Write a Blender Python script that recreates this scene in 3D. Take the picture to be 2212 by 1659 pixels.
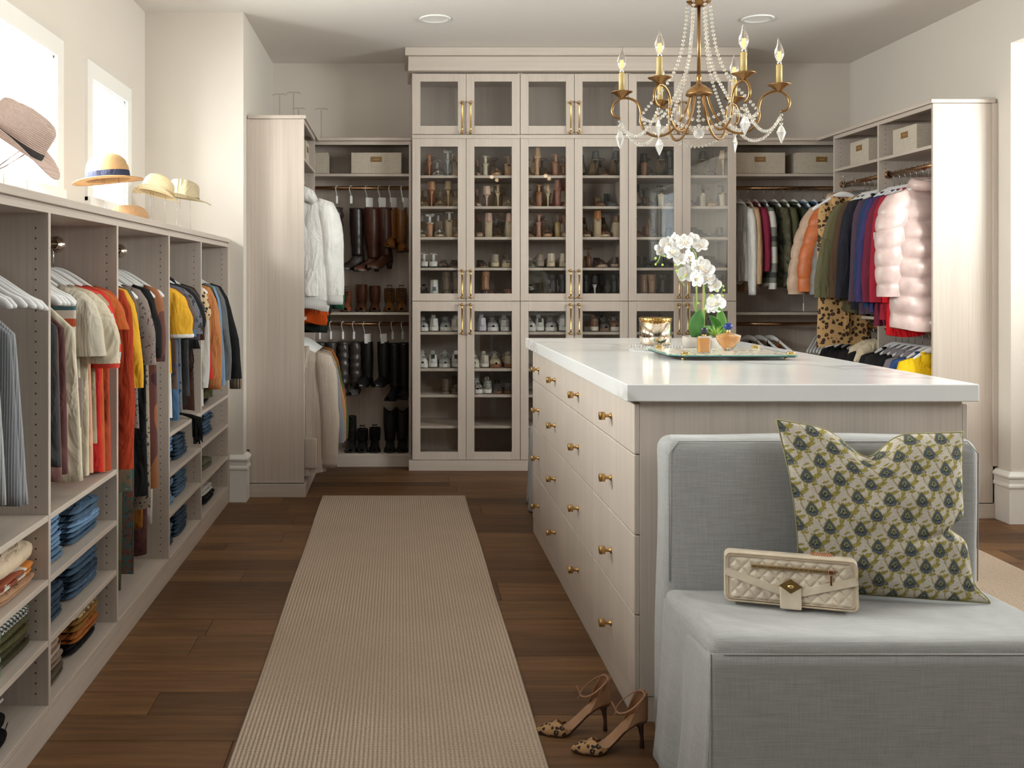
import bpy, math, random
import numpy as np
from mathutils import Vector, Matrix
for _o in list(bpy.data.objects): bpy.data.objects.remove(_o)
SC = bpy.context.scene
COL = SC.collection
# ---------------------------------------------------------------- camera
# shift lens, 35 mm on 36 mm, level camera looking along +Y from eye height 1.42 m
H = 1.42
cam = bpy.data.cameras.new('camera'); cam.lens = 35; cam.sensor_width = 36
cam.shift_x = .1112; cam.shift_y = -.1019; cam.clip_end = 60
co = bpy.data.objects.new('camera', cam); COL.objects.link(co)
co.location = (0, 0, H); co.rotation_euler = (math.pi/2, 0, 0); SC.camera = co
# ---------------------------------------------------------------- sky and light
w = bpy.data.worlds.new('sky'); SC.world = w; w.use_nodes = True
bgn = w.node_tree.nodes['Background']; bgn.inputs[0].default_value = (.86, .93, 1, 1); bgn.inputs[1].default_value = 2.2
def area(name, loc, size, energy, rot, color=(1, 1, 1)):
    l = bpy.data.lights.new(name, 'AREA'); l.shape = 'RECTANGLE'; l.size, l.size_y = size; l.energy = energy; l.color = color
    o = bpy.data.objects.new(name, l); COL.objects.link(o); o.location = loc; o.rotation_euler = rot
    return o
R90 = math.pi/2
DAY = (1, .965, .925)
# daylight just outside each window
area('daylight', (-2.0, 4.15, 2.16), (.62, 1.05), 85, (0, -R90, 0), DAY)
area('daylight', (-2.0, 5.57, 2.16), (.62, .68), 36, (0, -R90, 0), DAY)
area('daylight', (-2.0, 1.65, 2.16), (.62, 2.3), 45, (0, -R90, 0), DAY)
area('daylight', (5.0, 3.75, 2.2), (.95, 1.8), 120, (0, R90, 0), DAY)
area('daylight', (4.0, 1.6, 2.15), (.95, 1.7), 20, (0, R90, 0), DAY)
SC.view_settings.view_transform = 'Standard'; SC.view_settings.look = 'None'; SC.view_settings.gamma = 1
SC.view_settings.exposure = 1.08; SC.view_settings.use_curve_mapping = False
rnd = random.Random(7)
# ---------------------------------------------------------------- mesh helpers
class MB:
    def __init__(s): s.v = []; s.f = []; s.sm = []; s.mi = []; s.m = 0; s.M = None
    def add(s, vs, fs, smooth=True):
        b = len(s.v)
        if s.M is not None: vs = [s.M @ Vector(p) for p in vs]
        s.v += [tuple(p) for p in vs]
        for f in fs: s.f.append(tuple(b+i for i in f)); s.sm.append(smooth); s.mi.append(s.m)
        return s
    def box(s, x0, x1, y0, y1, z0, z1, r=0):
        if x1 < x0: x0, x1 = x1, x0
        if y1 < y0: y0, y1 = y1, y0
        if z1 < z0: z0, z1 = z1, z0
        if r <= 0:
            vs = [(x, y, z) for x in (x0, x1) for y in (y0, y1) for z in (z0, z1)]
            return s.add(vs, [(0, 1, 3, 2), (4, 6, 7, 5), (0, 4, 5, 1), (2, 3, 7, 6), (0, 2, 6, 4), (1, 5, 7, 3)], False)
        r = min(r, (x1-x0)/2.01, (y1-y0)/2.01, (z1-z0)/2.01)
        lo, hi = (x0, y0, z0), (x1, y1, z1); vs = []; idx = {}
        for cx in (0, 1):
            for cy in (0, 1):
                for cz in (0, 1):
                    c = (cx, cy, cz)
                    for ax in range(3):
                        p = []
                        for k in range(3):
                            base = hi[k] if c[k] else lo[k]
                            p.append(base if k == ax else base + (-r if c[k] else r))
                        idx[(c, ax)] = len(vs); vs.append(tuple(p))
        fs = []
        for ax in range(3):
            o1, o2 = (ax+1) % 3, (ax+2) % 3
            for side in (0, 1):
                q = []
                for a, b in ((0, 0), (1, 0), (1, 1), (0, 1)):
                    c = [0]*3; c[ax] = side; c[o1] = a; c[o2] = b; q.append(idx[(tuple(c), ax)])
                fs.append(q if side else q[::-1])
        for ax in range(3):
            o1, o2 = (ax+1) % 3, (ax+2) % 3
            for a in (0, 1):
                for b in (0, 1):
                    c0 = [0]*3; c0[o1] = a; c0[o2] = b; c1 = list(c0); c1[ax] = 1; c0 = tuple(c0); c1 = tuple(c1)
                    q = [idx[(c0, o1)], idx[(c1, o1)], idx[(c1, o2)], idx[(c0, o2)]]
                    fs.append(q if (a ^ b) == 0 else q[::-1])
        for cx in (0, 1):
            for cy in (0, 1):
                for cz in (0, 1):
                    c = (cx, cy, cz); q = [idx[(c, 0)], idx[(c, 1)], idx[(c, 2)]]
                    fs.append(q if (cx+cy+cz) % 2 else q[::-1])
        return s.add(vs, fs, False)
    def soft(s, x0, x1, y0, y1, z0, z1, r, n=(8, 8, 4), fn=None):
        hx, hy, hz = (x1-x0)/2, (y1-y0)/2, (z1-z0)/2; c = Vector(((x0+x1)/2, (y0+y1)/2, (z0+z1)/2)); h = (hx, hy, hz)
        r = min(r, *h)*.999
        def pt(p):
            q = [max(-(h[k]-r), min(h[k]-r, p[k])) for k in range(3)]; d = Vector([p[k]-q[k] for k in range(3)])
            if d.length > 1e-9: d = d.normalized()*r
            o = Vector(q)+d+c
            return tuple(fn(*o)) if fn else tuple(o)
        def lin(k, m):                                        # samples denser in the rounded rim
            a = [-h[k], -h[k]+r*.3, -h[k]+r*.65]; b = [h[k]-r*.65, h[k]-r*.3, h[k]]
            return a+[-h[k]+r+(2*h[k]-2*r)*i/m for i in range(m+1)]+b
        L = [lin(k, n[k]) for k in range(3)]
        for ax in range(3):
            o1, o2 = (ax+1) % 3, (ax+2) % 3
            for side in (-1, 1):
                vs = []; fs = []; A = L[o1]; B = L[o2]
                for a in A:
                    for b in B:
                        p = [0, 0, 0]; p[ax] = side*h[ax]; p[o1] = a; p[o2] = b; vs.append(pt(p))
                nb = len(B)
                for i in range(len(A)-1):
                    for j in range(nb-1):
                        q = (i*nb+j, (i+1)*nb+j, (i+1)*nb+j+1, i*nb+j+1); fs.append(q if side > 0 else q[::-1])
                s.add(vs, fs)
        return s
    def loft(s, rings, closed=True, cap0=True, cap1=True, smooth=True):
        n = len(rings[0]); vs = [p for r in rings for p in r]; fs = []
        for i in range(len(rings)-1):
            for j in range(n if closed else n-1):
                k = (j+1) % n; fs.append((i*n+j, i*n+k, (i+1)*n+k, (i+1)*n+j))
        if cap0: fs.append(tuple(range(n))[::-1])
        if cap1: fs.append(tuple((len(rings)-1)*n+j for j in range(n)))
        return s.add(vs, fs, smooth)
    def tube(s, pts, r, n=8, caps=True, flat=1.0, closed=False, up=None):
        pts = [Vector(p) for p in pts]; m = len(pts); rr = r if hasattr(r, '__len__') else [r]*m
        rings = []; prev = None
        for i, p in enumerate(pts):
            if closed: t = pts[(i+1) % m]-pts[i-1]
            else: t = pts[min(i+1, m-1)]-pts[max(i-1, 0)]
            t = t.normalized() if t.length > 1e-9 else Vector((0, 0, 1))
            if up is not None: u = Vector(up); u = u-t*u.dot(t)
            elif prev is None:
                u = Vector((0, 0, 1)) if abs(t.z) < .9 else Vector((1, 0, 0)); u = u-t*u.dot(t)
            else: u = prev-t*prev.dot(t)
            if u.length < 1e-6: u = Vector((1, 0, 0)) if abs(t.x) < .9 else Vector((0, 1, 0)); u = u-t*u.dot(t)
            u.normalize(); prev = u; b = t.cross(u)
            rings.append([p+(u*math.cos(a)*flat+b*math.sin(a))*rr[i] for a in [2*math.pi*k/n for k in range(n)]])
        if closed: rings.append(rings[0])
        return s.loft(rings, True, caps and not closed, caps and not closed)
    def lathe(s, prof, n=24, c=(0, 0, 0), caps=False):
        rings = [[(c[0]+r*math.cos(a), c[1]+r*math.sin(a), c[2]+z) for a in [2*math.pi*k/n for k in range(n)]] for r, z in prof]
        return s.loft(rings, True, caps, caps)
    def ball(s, c, r, n=8, sc=(1, 1, 1)):
        m = max(3, n//2)
        rings = [[(c[0]+r*sc[0]*math.sin(t)*math.cos(a), c[1]+r*sc[1]*math.sin(t)*math.sin(a), c[2]-r*sc[2]*math.cos(t)) for a in [2*math.pi*k/n for k in range(n)]] for t in [math.pi*(i+.12)/(m+.24) for i in range(m+1)]]
        return s.loft(rings)
    def cyl(s, p0, p1, r0, r1=None, n=12):
        return s.tube([p0, p1], [r0, r0 if r1 is None else r1], n)
    def grid(s, fn, nu, nv, smooth=True):
        vs = [fn(i/nu, j/nv) for i in range(nu+1) for j in range(nv+1)]; k = nv+1
        return s.add(vs, [(i*k+j, (i+1)*k+j, (i+1)*k+j+1, i*k+j+1) for i in range(nu) for j in range(nv)], smooth)
    def mesh(s, name, mats):
        me = bpy.data.meshes.new(name); me.from_pydata(s.v, [], s.f)
        for m in (mats if isinstance(mats, (list, tuple)) else [mats]): me.materials.append(m)
        me.polygons.foreach_set('use_smooth', s.sm); me.polygons.foreach_set('material_index', s.mi)
        me.update(); return me
    def obj(s, name, mats, parent=None, label=None, solid=0, loc=None, auto=False):
        o = bpy.data.objects.new(name, s.mesh(name, mats)); COL.objects.link(o)
        if parent is not None: o.parent = parent
        if label: o['label'] = label
        if loc: o.location = loc
        if solid:
            md = o.modifiers.new('thick', 'SOLIDIFY'); md.thickness = solid; md.offset = -1
        return o
def tag(o, label=None, cat=None, group=None, kind=None):
    if label: o['label'] = label
    if cat: o['category'] = cat
    if group: o['group'] = group
    if kind: o['kind'] = kind
    return o
def thing(name, label, cat, loc=(0, 0, 0), rotz=0, group=None):
    o = bpy.data.objects.new(name, None); COL.objects.link(o); o.empty_display_size = .05
    o.location = loc; o.rotation_euler = (0, 0, rotz); return tag(o, label, cat, group)
def struct(o, kind='structure'): o['kind'] = kind; return o
KIDS = {}
def copy_tree(o, parent=None):
    c = o.copy(); COL.objects.link(c)
    if parent is not None: c.parent = parent
    for k in CH.get(o.name, ()): copy_tree(k, c)
    return c
CH = {}
def reg(o):                                                    # remembers a finished thing's tree so it can be copied quickly
    for c in o.children: CH.setdefault(o.name, []).append(c); reg(c)
    return o
def box_obj(name, b, mat, parent=None, r=.0012, label=None):
    return MB().box(*b, r).obj(name, mat, parent, label)
# ---------------------------------------------------------------- materials
def new(name):
    m = bpy.data.materials.new(name); m.use_nodes = True; nt = m.node_tree; return m, nt, nt.nodes['Principled BSDF']
def N(nt, t, **kw):
    n = nt.nodes.new(t)
    for k, v in kw.items():
        if k in n.inputs: n.inputs[k].default_value = v
        else: setattr(n, k, v)
    return n
def ramp(nt, fac, stops):
    r = nt.nodes.new('ShaderNodeValToRGB'); nt.links.new(fac, r.inputs[0]); e = r.color_ramp.elements
    while len(e) < len(stops): e.new(.5)
    for el, (p, c) in zip(e, stops): el.position = p; el.color = (*c, 1)
    return r.outputs[0]
def setc(b, c, rough=.5, metal=0, spec=.5):
    b.inputs['Base Color'].default_value = (*c, 1); b.inputs['Roughness'].default_value = rough
    b.inputs['Metallic'].default_value = metal; b.inputs['Specular IOR Level'].default_value = spec
def plain(name, c, rough=.5, metal=0, spec=.5):
    m, nt, b = new(name); setc(b, c, rough, metal, spec); return m
def coords(nt, space='object', scale=(1, 1, 1), rot=(0, 0, 0)):
    if space == 'world': src = N(nt, 'ShaderNodeNewGeometry').outputs['Position']
    else: src = N(nt, 'ShaderNodeTexCoord').outputs['Object']
    mp = N(nt, 'ShaderNodeMapping'); mp.inputs['Scale'].default_value = scale; mp.inputs['Rotation'].default_value = rot
    nt.links.new(src, mp.inputs[0]); return mp.outputs[0]
def noise(nt, vec, scale=1, detail=3, rough=.5):
    n = N(nt, 'ShaderNodeTexNoise'); n.inputs['Scale'].default_value = scale; n.inputs['Detail'].default_value = detail; n.inputs['Roughness'].default_value = rough
    nt.links.new(vec, n.inputs['Vector']); return n.outputs[0]
def bump(nt, b, h, strength=.2, dist=.002):
    n = N(nt, 'ShaderNodeBump'); n.inputs['Strength'].default_value = strength; n.inputs['Distance'].default_value = dist
    nt.links.new(h, n.inputs['Height']); nt.links.new(n.outputs[0], b.inputs['Normal'])
def mixc(nt, fac, a, b, mode='MIX'):
    n = N(nt, 'ShaderNodeMix', data_type='RGBA', blend_type=mode)
    for s, v in ((n.inputs[0], fac), (n.inputs[6], a), (n.inputs[7], b)):
        if isinstance(v, (int, float)): s.default_value = v
        elif isinstance(v, tuple): s.default_value = (*v, 1)
        else: nt.links.new(v, s)
    return n.outputs[2]
def sc3(c, k): return tuple(min(1, x*k) for x in c)
def melamine(name, axis, c=(.57, .492, .432), d=.78):
    m, nt, b = new(name); s = [95, 95, 95]; s[axis] = 1.6
    n1 = noise(nt, coords(nt, 'world', tuple(s)), 1, 3, .6); s2 = [14, 14, 14]; s2[axis] = .6
    n2 = noise(nt, coords(nt, 'world', tuple(s2)), 1, 2)
    col = ramp(nt, n1, [(.3, sc3(c, d)), (.55, c), (.75, sc3(c, 1.1))])
    col = mixc(nt, .55, col, ramp(nt, n2, [(.3, sc3(c, .9)), (.7, sc3(c, 1.06))]))
    nt.links.new(col, b.inputs['Base Color']); b.inputs['Roughness'].default_value = .42; bump(nt, b, n1, .12, .0006); return m
WV = melamine('melamine_vertical_grain', 2); WX = melamine('melamine_cross_grain', 0); WY = melamine('melamine_long_grain', 1)
WALL = plain('wall_paint', (.685, .632, .575), .7, 0, .25)
CEIL = plain('ceiling_paint', (.76, .72, .68), .8, 0, .2)
TRIM = plain('white_trim_paint', (.84, .83, .81), .35)
HOLE = plain('drilled_hole', (.03, .02, .018), .9)
BRASS = plain('brushed_brass', (.62, .40, .16), .28, 1)
GOLD = plain('gold_metal', (.83, .60, .26), .2, 1)
BRONZE = plain('bronze_rod', (.45, .27, .15), .25, 1)
CHROME = plain('chrome', (.8, .8, .8), .12, 1)
WHITEW = plain('white_painted_wood', (.86, .86, .87), .35)
WHITEP = plain('white_plastic', (.85, .85, .84), .3)
def glassmat(name, tint=(.93, .96, .95), refl=.5):
    m, nt, b = new(name); nt.nodes.remove(b)
    out = nt.nodes['Material Output']; tr = N(nt, 'ShaderNodeBsdfTransparent'); tr.inputs[0].default_value = (*tint, 1)
    gl = N(nt, 'ShaderNodeBsdfGlossy'); gl.inputs['Roughness'].default_value = .01
    fr = N(nt, 'ShaderNodeLayerWeight'); fr.inputs[0].default_value = .5
    pw = N(nt, 'ShaderNodeMath', operation='POWER'); pw.inputs[1].default_value = 5; nt.links.new(fr.outputs['Facing'], pw.inputs[0])
    mu = N(nt, 'ShaderNodeMath', operation='MULTIPLY_ADD'); mu.inputs[1].default_value = .9*refl; mu.inputs[2].default_value = .045*refl; nt.links.new(pw.outputs[0], mu.inputs[0])
    mx = N(nt, 'ShaderNodeMixShader'); nt.links.new(mu.outputs[0], mx.inputs[0]); nt.links.new(tr.outputs[0], mx.inputs[1]); nt.links.new(gl.outputs[0], mx.inputs[2])
    nt.links.new(mx.outputs[0], out.inputs[0]); return m
PANE = glassmat('clear_pane'); DOORG = glassmat('cabinet_glass', (.93, .93, .925), 1.0)
FABC = {}
def fabric(c, rough=.85, weave=900, var=.12, sheen=.2, bmp=.25):
    k = ('f', c, rough, weave)
    if k in FABC: return FABC[k]
    m, nt, b = new('fabric'); v = coords(nt)
    n1 = noise(nt, v, weave*.4, 2); n2 = noise(nt, v, 9, 3)
    col = mixc(nt, .5, ramp(nt, n1, [(.3, sc3(c, 1-var)), (.7, sc3(c, 1+var))]), ramp(nt, n2, [(.3, sc3(c, 1-var)), (.7, sc3(c, 1+var*.7))]))
    nt.links.new(col, b.inputs['Base Color']); b.inputs['Roughness'].default_value = rough; b.inputs['Specular IOR Level'].default_value = .25
    b.inputs['Sheen Weight'].default_value = sheen; b.inputs['Sheen Tint'].default_value = (*c, 1); bump(nt, b, n1, bmp, .001)
    wr = N(nt, 'ShaderNodeTexNoise'); wr.inputs['Scale'].default_value = 7; wr.inputs['Detail'].default_value = 3; wr.inputs['Distortion'].default_value = 1.2; nt.links.new(coords(nt, 'object', (1.6, 1, .55)), wr.inputs['Vector'])
    b2 = N(nt, 'ShaderNodeBump'); b2.inputs['Strength'].default_value = .8; b2.inputs['Distance'].default_value = .04; nt.links.new(wr.outputs[0], b2.inputs['Height'])
    b1 = b.inputs['Normal'].links[0].from_node; nt.links.new(b2.outputs[0], b1.inputs['Normal']); FABC[k] = m; return m
def leather(c, rough=.35):
    k = ('l', c, rough)
    if k in FABC: return FABC[k]
    m, nt, b = new('leather'); v = coords(nt); n1 = noise(nt, v, 260, 3); n2 = noise(nt, v, 14, 3)
    nt.links.new(ramp(nt, n2, [(.3, sc3(c, .8)), (.7, sc3(c, 1.12))]), b.inputs['Base Color']); b.inputs['Roughness'].default_value = rough
    bump(nt, b, n1, .15, .0008); FABC[k] = m; return m
def knit(c, axis=0, pitch=.008, depth=.6):
    k = ('k', c, axis, pitch)
    if k in FABC: return FABC[k]
    m, nt, b = new('knit'); v = coords(nt)
    wv = N(nt, 'ShaderNodeTexWave', bands_direction='XYZ'[axis]); wv.inputs['Scale'].default_value = .314/pitch; wv.inputs['Distortion'].default_value = .6; wv.inputs['Detail'].default_value = 1
    nt.links.new(v, wv.inputs[0]); n1 = noise(nt, v, 300, 2)
    col = mixc(nt, .35, ramp(nt, wv.outputs[1], [(.1, sc3(c, .72)), (.6, c)]), ramp(nt, n1, [(.3, sc3(c, .75)), (.7, sc3(c, 1.1))]))
    nt.links.new(col, b.inputs['Base Color']); b.inputs['Roughness'].default_value = .95; b.inputs['Specular IOR Level'].default_value = .1; bump(nt, b, wv.outputs[1], depth, .004); FABC[k] = m; return m
def spots(c1, c2, c3, scale=26, kind='leopard'):
    k = (kind, c1, c2, scale)
    if k in FABC: return FABC[k]
    m, nt, b = new(kind+'_print'); v = coords(nt)
    vn = N(nt, 'ShaderNodeTexVoronoi', feature='F1'); vn.inputs['Scale'].default_value = scale; vn.inputs['Randomness'].default_value = .8; nt.links.new(v, vn.inputs['Vector'])
    nz = noise(nt, v, scale*2.1, 2); ad = N(nt, 'ShaderNodeMath', operation='MULTIPLY_ADD'); nt.links.new(nz, ad.inputs[0]); ad.inputs[1].default_value = .55; nt.links.new(vn.outputs['Distance'], ad.inputs[2])
    col = ramp(nt, ad.outputs[0], [(.37, c3), (.43, c2), (.66, c2), (.71, c1)])
    nt.links.new(col, b.inputs['Base Color']); b.inputs['Roughness'].default_value = .8; FABC[k] = m; return m
def camo(cols, scale=14, sx=(1, 1, 1)):
    k = ('c', tuple(cols), scale)
    if k in FABC: return FABC[k]
    m, nt, b = new('patterned_fabric'); n1 = noise(nt, coords(nt, 'object', sx), scale, 2, .45); n = len(cols)
    r = nt.nodes.new('ShaderNodeValToRGB'); r.color_ramp.interpolation = 'CONSTANT'; nt.links.new(n1, r.inputs[0]); e = r.color_ramp.elements
    while len(e) < n: e.new(.5)
    for i, c in enumerate(cols): e[i].position = 0 if i == 0 else .36+.28*(i-1)/max(1, n-2); e[i].color = (*c, 1)
    nt.links.new(r.outputs[0], b.inputs['Base Color']); b.inputs['Roughness'].default_value = .85; FABC[k] = m; return m
def stripes(cols, axis=2, pitch=.1):
    k = ('s', tuple(cols), axis, pitch)
    if k in FABC: return FABC[k]
    m, nt, b = new('striped_fabric'); v = coords(nt); sp = N(nt, 'ShaderNodeSeparateXYZ'); nt.links.new(v, sp.inputs[0])
    mu = N(nt, 'ShaderNodeMath', operation='MULTIPLY'); mu.inputs[1].default_value = 1/pitch; nt.links.new(sp.outputs[axis], mu.inputs[0])
    fr = N(nt, 'ShaderNodeMath', operation='FRACT'); nt.links.new(mu.outputs[0], fr.inputs[0])
    r = nt.nodes.new('ShaderNodeValToRGB'); r.color_ramp.interpolation = 'CONSTANT'; nt.links.new(fr.outputs[0], r.inputs[0]); e = r.color_ramp.elements
    while len(e) < len(cols): e.new(.5)
    for i, (p, c) in enumerate(cols): e[i].position = p; e[i].color = (*c, 1)
    nt.links.new(r.outputs[0], b.inputs['Base Color']); b.inputs['Roughness'].default_value = .85; FABC[k] = m; return m
def fold_fn(seed):
    r = random.Random(seed); a = [(r.uniform(2, 9), r.uniform(0, 6.3), r.uniform(-1.5, 1.5), r.uniform(.4, 1)) for _ in range(5)]
    return lambda u, v: sum(k*math.sin(f*u+p+q*v*6) for f, p, q, k in a)/2.2
# ================================================================ the room
ZC = 3.13; XL = -1.62; XA = -.99; XR = 3.57; YB = 7.87; YC = 6.37; YN = -2.5
fl = MB().box(XL-.3, 5.0, YN-.2, YB+.1, -.06, -.014).obj('floor', plain('sub_floor', (.05, .03, .02), .9)); struct(fl)
def plank_mat():
    m, nt, b = new('oak_plank'); oi = N(nt, 'ShaderNodeObjectInfo'); tc = N(nt, 'ShaderNodeTexCoord').outputs['Object']
    ad = N(nt, 'ShaderNodeVectorMath', operation='MULTIPLY_ADD'); nt.links.new(oi.outputs['Random'], ad.inputs[0]); ad.inputs[1].default_value = (37, 19, 5); nt.links.new(tc, ad.inputs[2])
    def mp(s):
        q = N(nt, 'ShaderNodeMapping'); q.inputs['Scale'].default_value = s; nt.links.new(ad.outputs[0], q.inputs[0]); return q.outputs[0]
    g = noise(nt, mp((3, 42, 10)), 1, 5, .65); g2 = noise(nt, mp((1.1, 7, 3)), 1, 3, .6)
    col = ramp(nt, g, [(.28, (.065, .030, .012)), (.5, (.165, .082, .034)), (.72, (.29, .155, .068))])
    col = mixc(nt, .5, col, ramp(nt, g2, [(.3, (.080, .037, .015)), (.7, (.225, .115, .048))]))
    tone = ramp(nt, oi.outputs['Random'], [(0, (.50, .47, .47)), (.3, (.80, .76, .74)), (.7, (1.0, .99, .97)), (1, (1.0, .97, .90))])
    k = ramp(nt, oi.outputs['Random'], [(0, (.7, .7, .7)), (1, (1, 1, 1))])
    col = mixc(nt, 1.0, col, tone, 'MULTIPLY'); nt.links.new(col, b.inputs['Base Color'])
    b.inputs['Roughness'].default_value = .5; b.inputs['Specular IOR Level'].default_value = .28; bump(nt, b, g, .15, .001); return m
PLK = plank_mat(); seq = [.183, .182, .18, .145, .215, .19, .245, .275]
ws = sorted(set(seq)); PM = {}
y = 3.065-1.615*3; i = 0
while y < YB:
    wd = seq[i % 8]
    if y+wd > .9:
        x = XL-rnd.uniform(.1, 1.6); xm = 4.6 if 2.6 < y < 5.8 else XR+.02
        while x < xm:
            L = rnd.choice((1.2, 1.6, 2.0, 2.3)); k = (wd, L)
            if k not in PM: PM[k] = MB().box(-L/2+.0008, L/2-.0008, -wd/2+.0008, wd/2-.0008, -.014, 0, .0012).mesh('plank', PLK)
            x1 = x+L
            if x1 > XL and x < xm:
                o = bpy.data.objects.new('plank', PM[k]); COL.objects.link(o); o.location = (x+L/2, y+wd/2, 0); o.parent = fl
            x = x1
    y += wd; i += 1
def wall(name, bs, mat=None):
    m = MB()
    for b in bs: m.box(*b)
    return struct(m.obj(name, mat or WALL))
T = .22
def wall_open(x0, x1, ys, y0, y1, opens):                      # a wall slab along Y with window openings (ya, yb, za, zb)
    bs = []; y = y0
    for a, b, c, d in opens:
        bs += [(x0, x1, y, a, 0, ZC), (x0, x1, a, b, 0, c), (x0, x1, a, b, d, ZC)]; y = b
    bs.append((x0, x1, y, y1, 0, ZC)); return bs
WZ0, WZ1 = 1.85, 2.475
LW = [(.6, 2.7, WZ0, WZ1), (3.62, 4.69, WZ0, WZ1), (5.235, 5.905, WZ0, WZ1)]
wall('wall_left', wall_open(XL-T, XL, 0, YN, YC, LW))
wall('wall_column', [(XL-T, XA, YC, YB+.1, 0, ZC)])
wall('wall_back', [(XA, XR+.1, YB, YB+.1, 0, ZC)])
wall('wall_right', [(XR, 4.7, 5.8, 5.9, 0, ZC), (XR, XR+.1, 5.9, YB+.1, 0, ZC), (XR, 4.5, 2.5, 2.6, 0, ZC), (XR, XR+.1, 2.6, 5.8, 2.80, ZC)]
     + [(4.5, 4.7, 2.5, 2.9, 0, ZC), (4.5, 4.7, 2.9, 5.3, 0, 1.72), (4.5, 4.7, 2.9, 5.3, 2.68, ZC), (4.5, 4.7, 5.3, 5.8, 0, ZC)]
     + wall_open(XR, XR+.18, 0, YN, 2.5, [(.75, 2.4, 1.68, 2.68)]))
wall('wall_near', [(XL-T, XR+.2, YN-.15, YN, 0, ZC)], plain('low_bounce_taupe', (.20, .17, .145), .7))  # unseen wall behind the camera, kept dark to cut bounce onto front faces
wall('ceiling', [(XL-T, 4.8, YN-.2, YB+.1, ZC, ZC+.1)], CEIL)
def window(name, xin, sx, y0, y1, z0, z1, casing=True):          # xin: room face of the wall, sx: +1 if outside lies toward +x
    m = MB(); d0 = .015; 
    if casing:
        c = .088; a, b = (xin-sx*.016, xin) ; a, b = min(a, b), max(a, b)
        m.box(a, b, y0-c, y0, z0-.02, z1+c); m.box(a, b, y1, y1+c, z0-.02, z1+c); m.box(a, b, y0, y1, z1, z1+c)
        a, b = sorted((xin-sx*.03, xin+sx*.08)); m.box(a, b, y0-c, y1+c, z0-.045, z0)
    a, b = sorted((xin+sx*.002, xin+sx*.20)); t = .012
    m.box(a, b, y0, y0+t, z0, z1); m.box(a, b, y1-t, y1, z0, z1); m.box(a, b, y0, y1, z1-t, z1); m.box(a, b, y0, y1, z0, z0+t)
    o = struct(m.obj(name, TRIM))
    f = MB(); mid = (y0+y1)/2
    for k, (xa, xb, e) in enumerate(((.10, .135, .045), (.135, .165, .085))):
        a, b = sorted((xin+sx*xa, xin+sx*xb))
        f.box(a, b, y0+t, y0+e, z0, z1); f.box(a, b, y1-e, y1-t, z0, z1); f.box(a, b, y0+e, y1-e, z1-e, z1-t); f.box(a, b, y0+e, y1-e, z0+t, z0+e)
    a, b = sorted((xin+sx*.13, xin+sx*.17))
    f.box(a, b, mid-.02, mid+.02, z0+.04, z1-.04)
    f.obj('sash_frame', TRIM, o)
    g = MB(); q = xin+sx*.15; g.box(q-.002, q+.002, y0+.08, y1-.08, z0+.08, z1-.08); g.obj('window_pane', PANE, o)
for n, (a, b, c, d) in enumerate(LW): window('window_%d' % (n+1), XL, -1, a, b, c, d)
window('window_4', 4.5, 1, 2.9, 5.3, 1.72, 2.68); window('window_5', XR, 1, .75, 2.4, 1.68, 2.68)
# baseboards
def baseboard(name, pts, h=.30):
    m = MB(); prof = [(0, 0), (.022, 0), (.022, h*.68), (.030, h*.70), (.030, h*.74), (.024, h*.78), (.026, h*.86), (.034, h*.90), (.034, h*.93), (.014, h), (0, h)]
    n = len(pts); rings = []
    P = [Vector((*p, 0)) for p in pts]
    for i, p in enumerate(P):
        d0 = (P[i]-P[i-1]).normalized() if i else (P[1]-P[0]).normalized(); d1 = (P[i+1]-P[i]).normalized() if i < n-1 else d0
        n0 = Vector((-d0.y, d0.x, 0)); n1 = Vector((-d1.y, d1.x, 0)); b = (n0+n1); b = b/b.dot(n0) if b.length > .01 else n0
        rings.append([(p.x+b.x*o, p.y+b.y*o, z) for o, z in prof])
    m.loft(rings, True, True, True, False); return struct(m.obj(name, TRIM))
baseboard('baseboard_column', [(XA, 6.49), (XA, YC), (-1.075, YC)])
baseboard('baseboard_right', [(4.49, 5.8), (XR, 5.8), (XR, 5.925)])
# recessed lights
def downlight(x, y, lab):
    t = thing('recessed_light', lab, 'ceiling light', (x, y, ZC), 0, 'recessed ceiling lights')
    MB().lathe([(.102, 0), (.104, -.004), (.098, -.009), (.086, -.006), (.072, -.003), (.070, 0)], 40).obj('trim_ring', TRIM, t)
    MB().lathe([(.0, -.0015), (.040, -.002), (.071, -.003)], 40).obj('lens', plain('frosted_lens', (.9, .88, .85), .4), t)
downlight(.242, 6.52, 'white recessed ceiling light left of the chandelier')
downlight(2.355, 6.52, 'white recessed ceiling light right of the chandelier')
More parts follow.
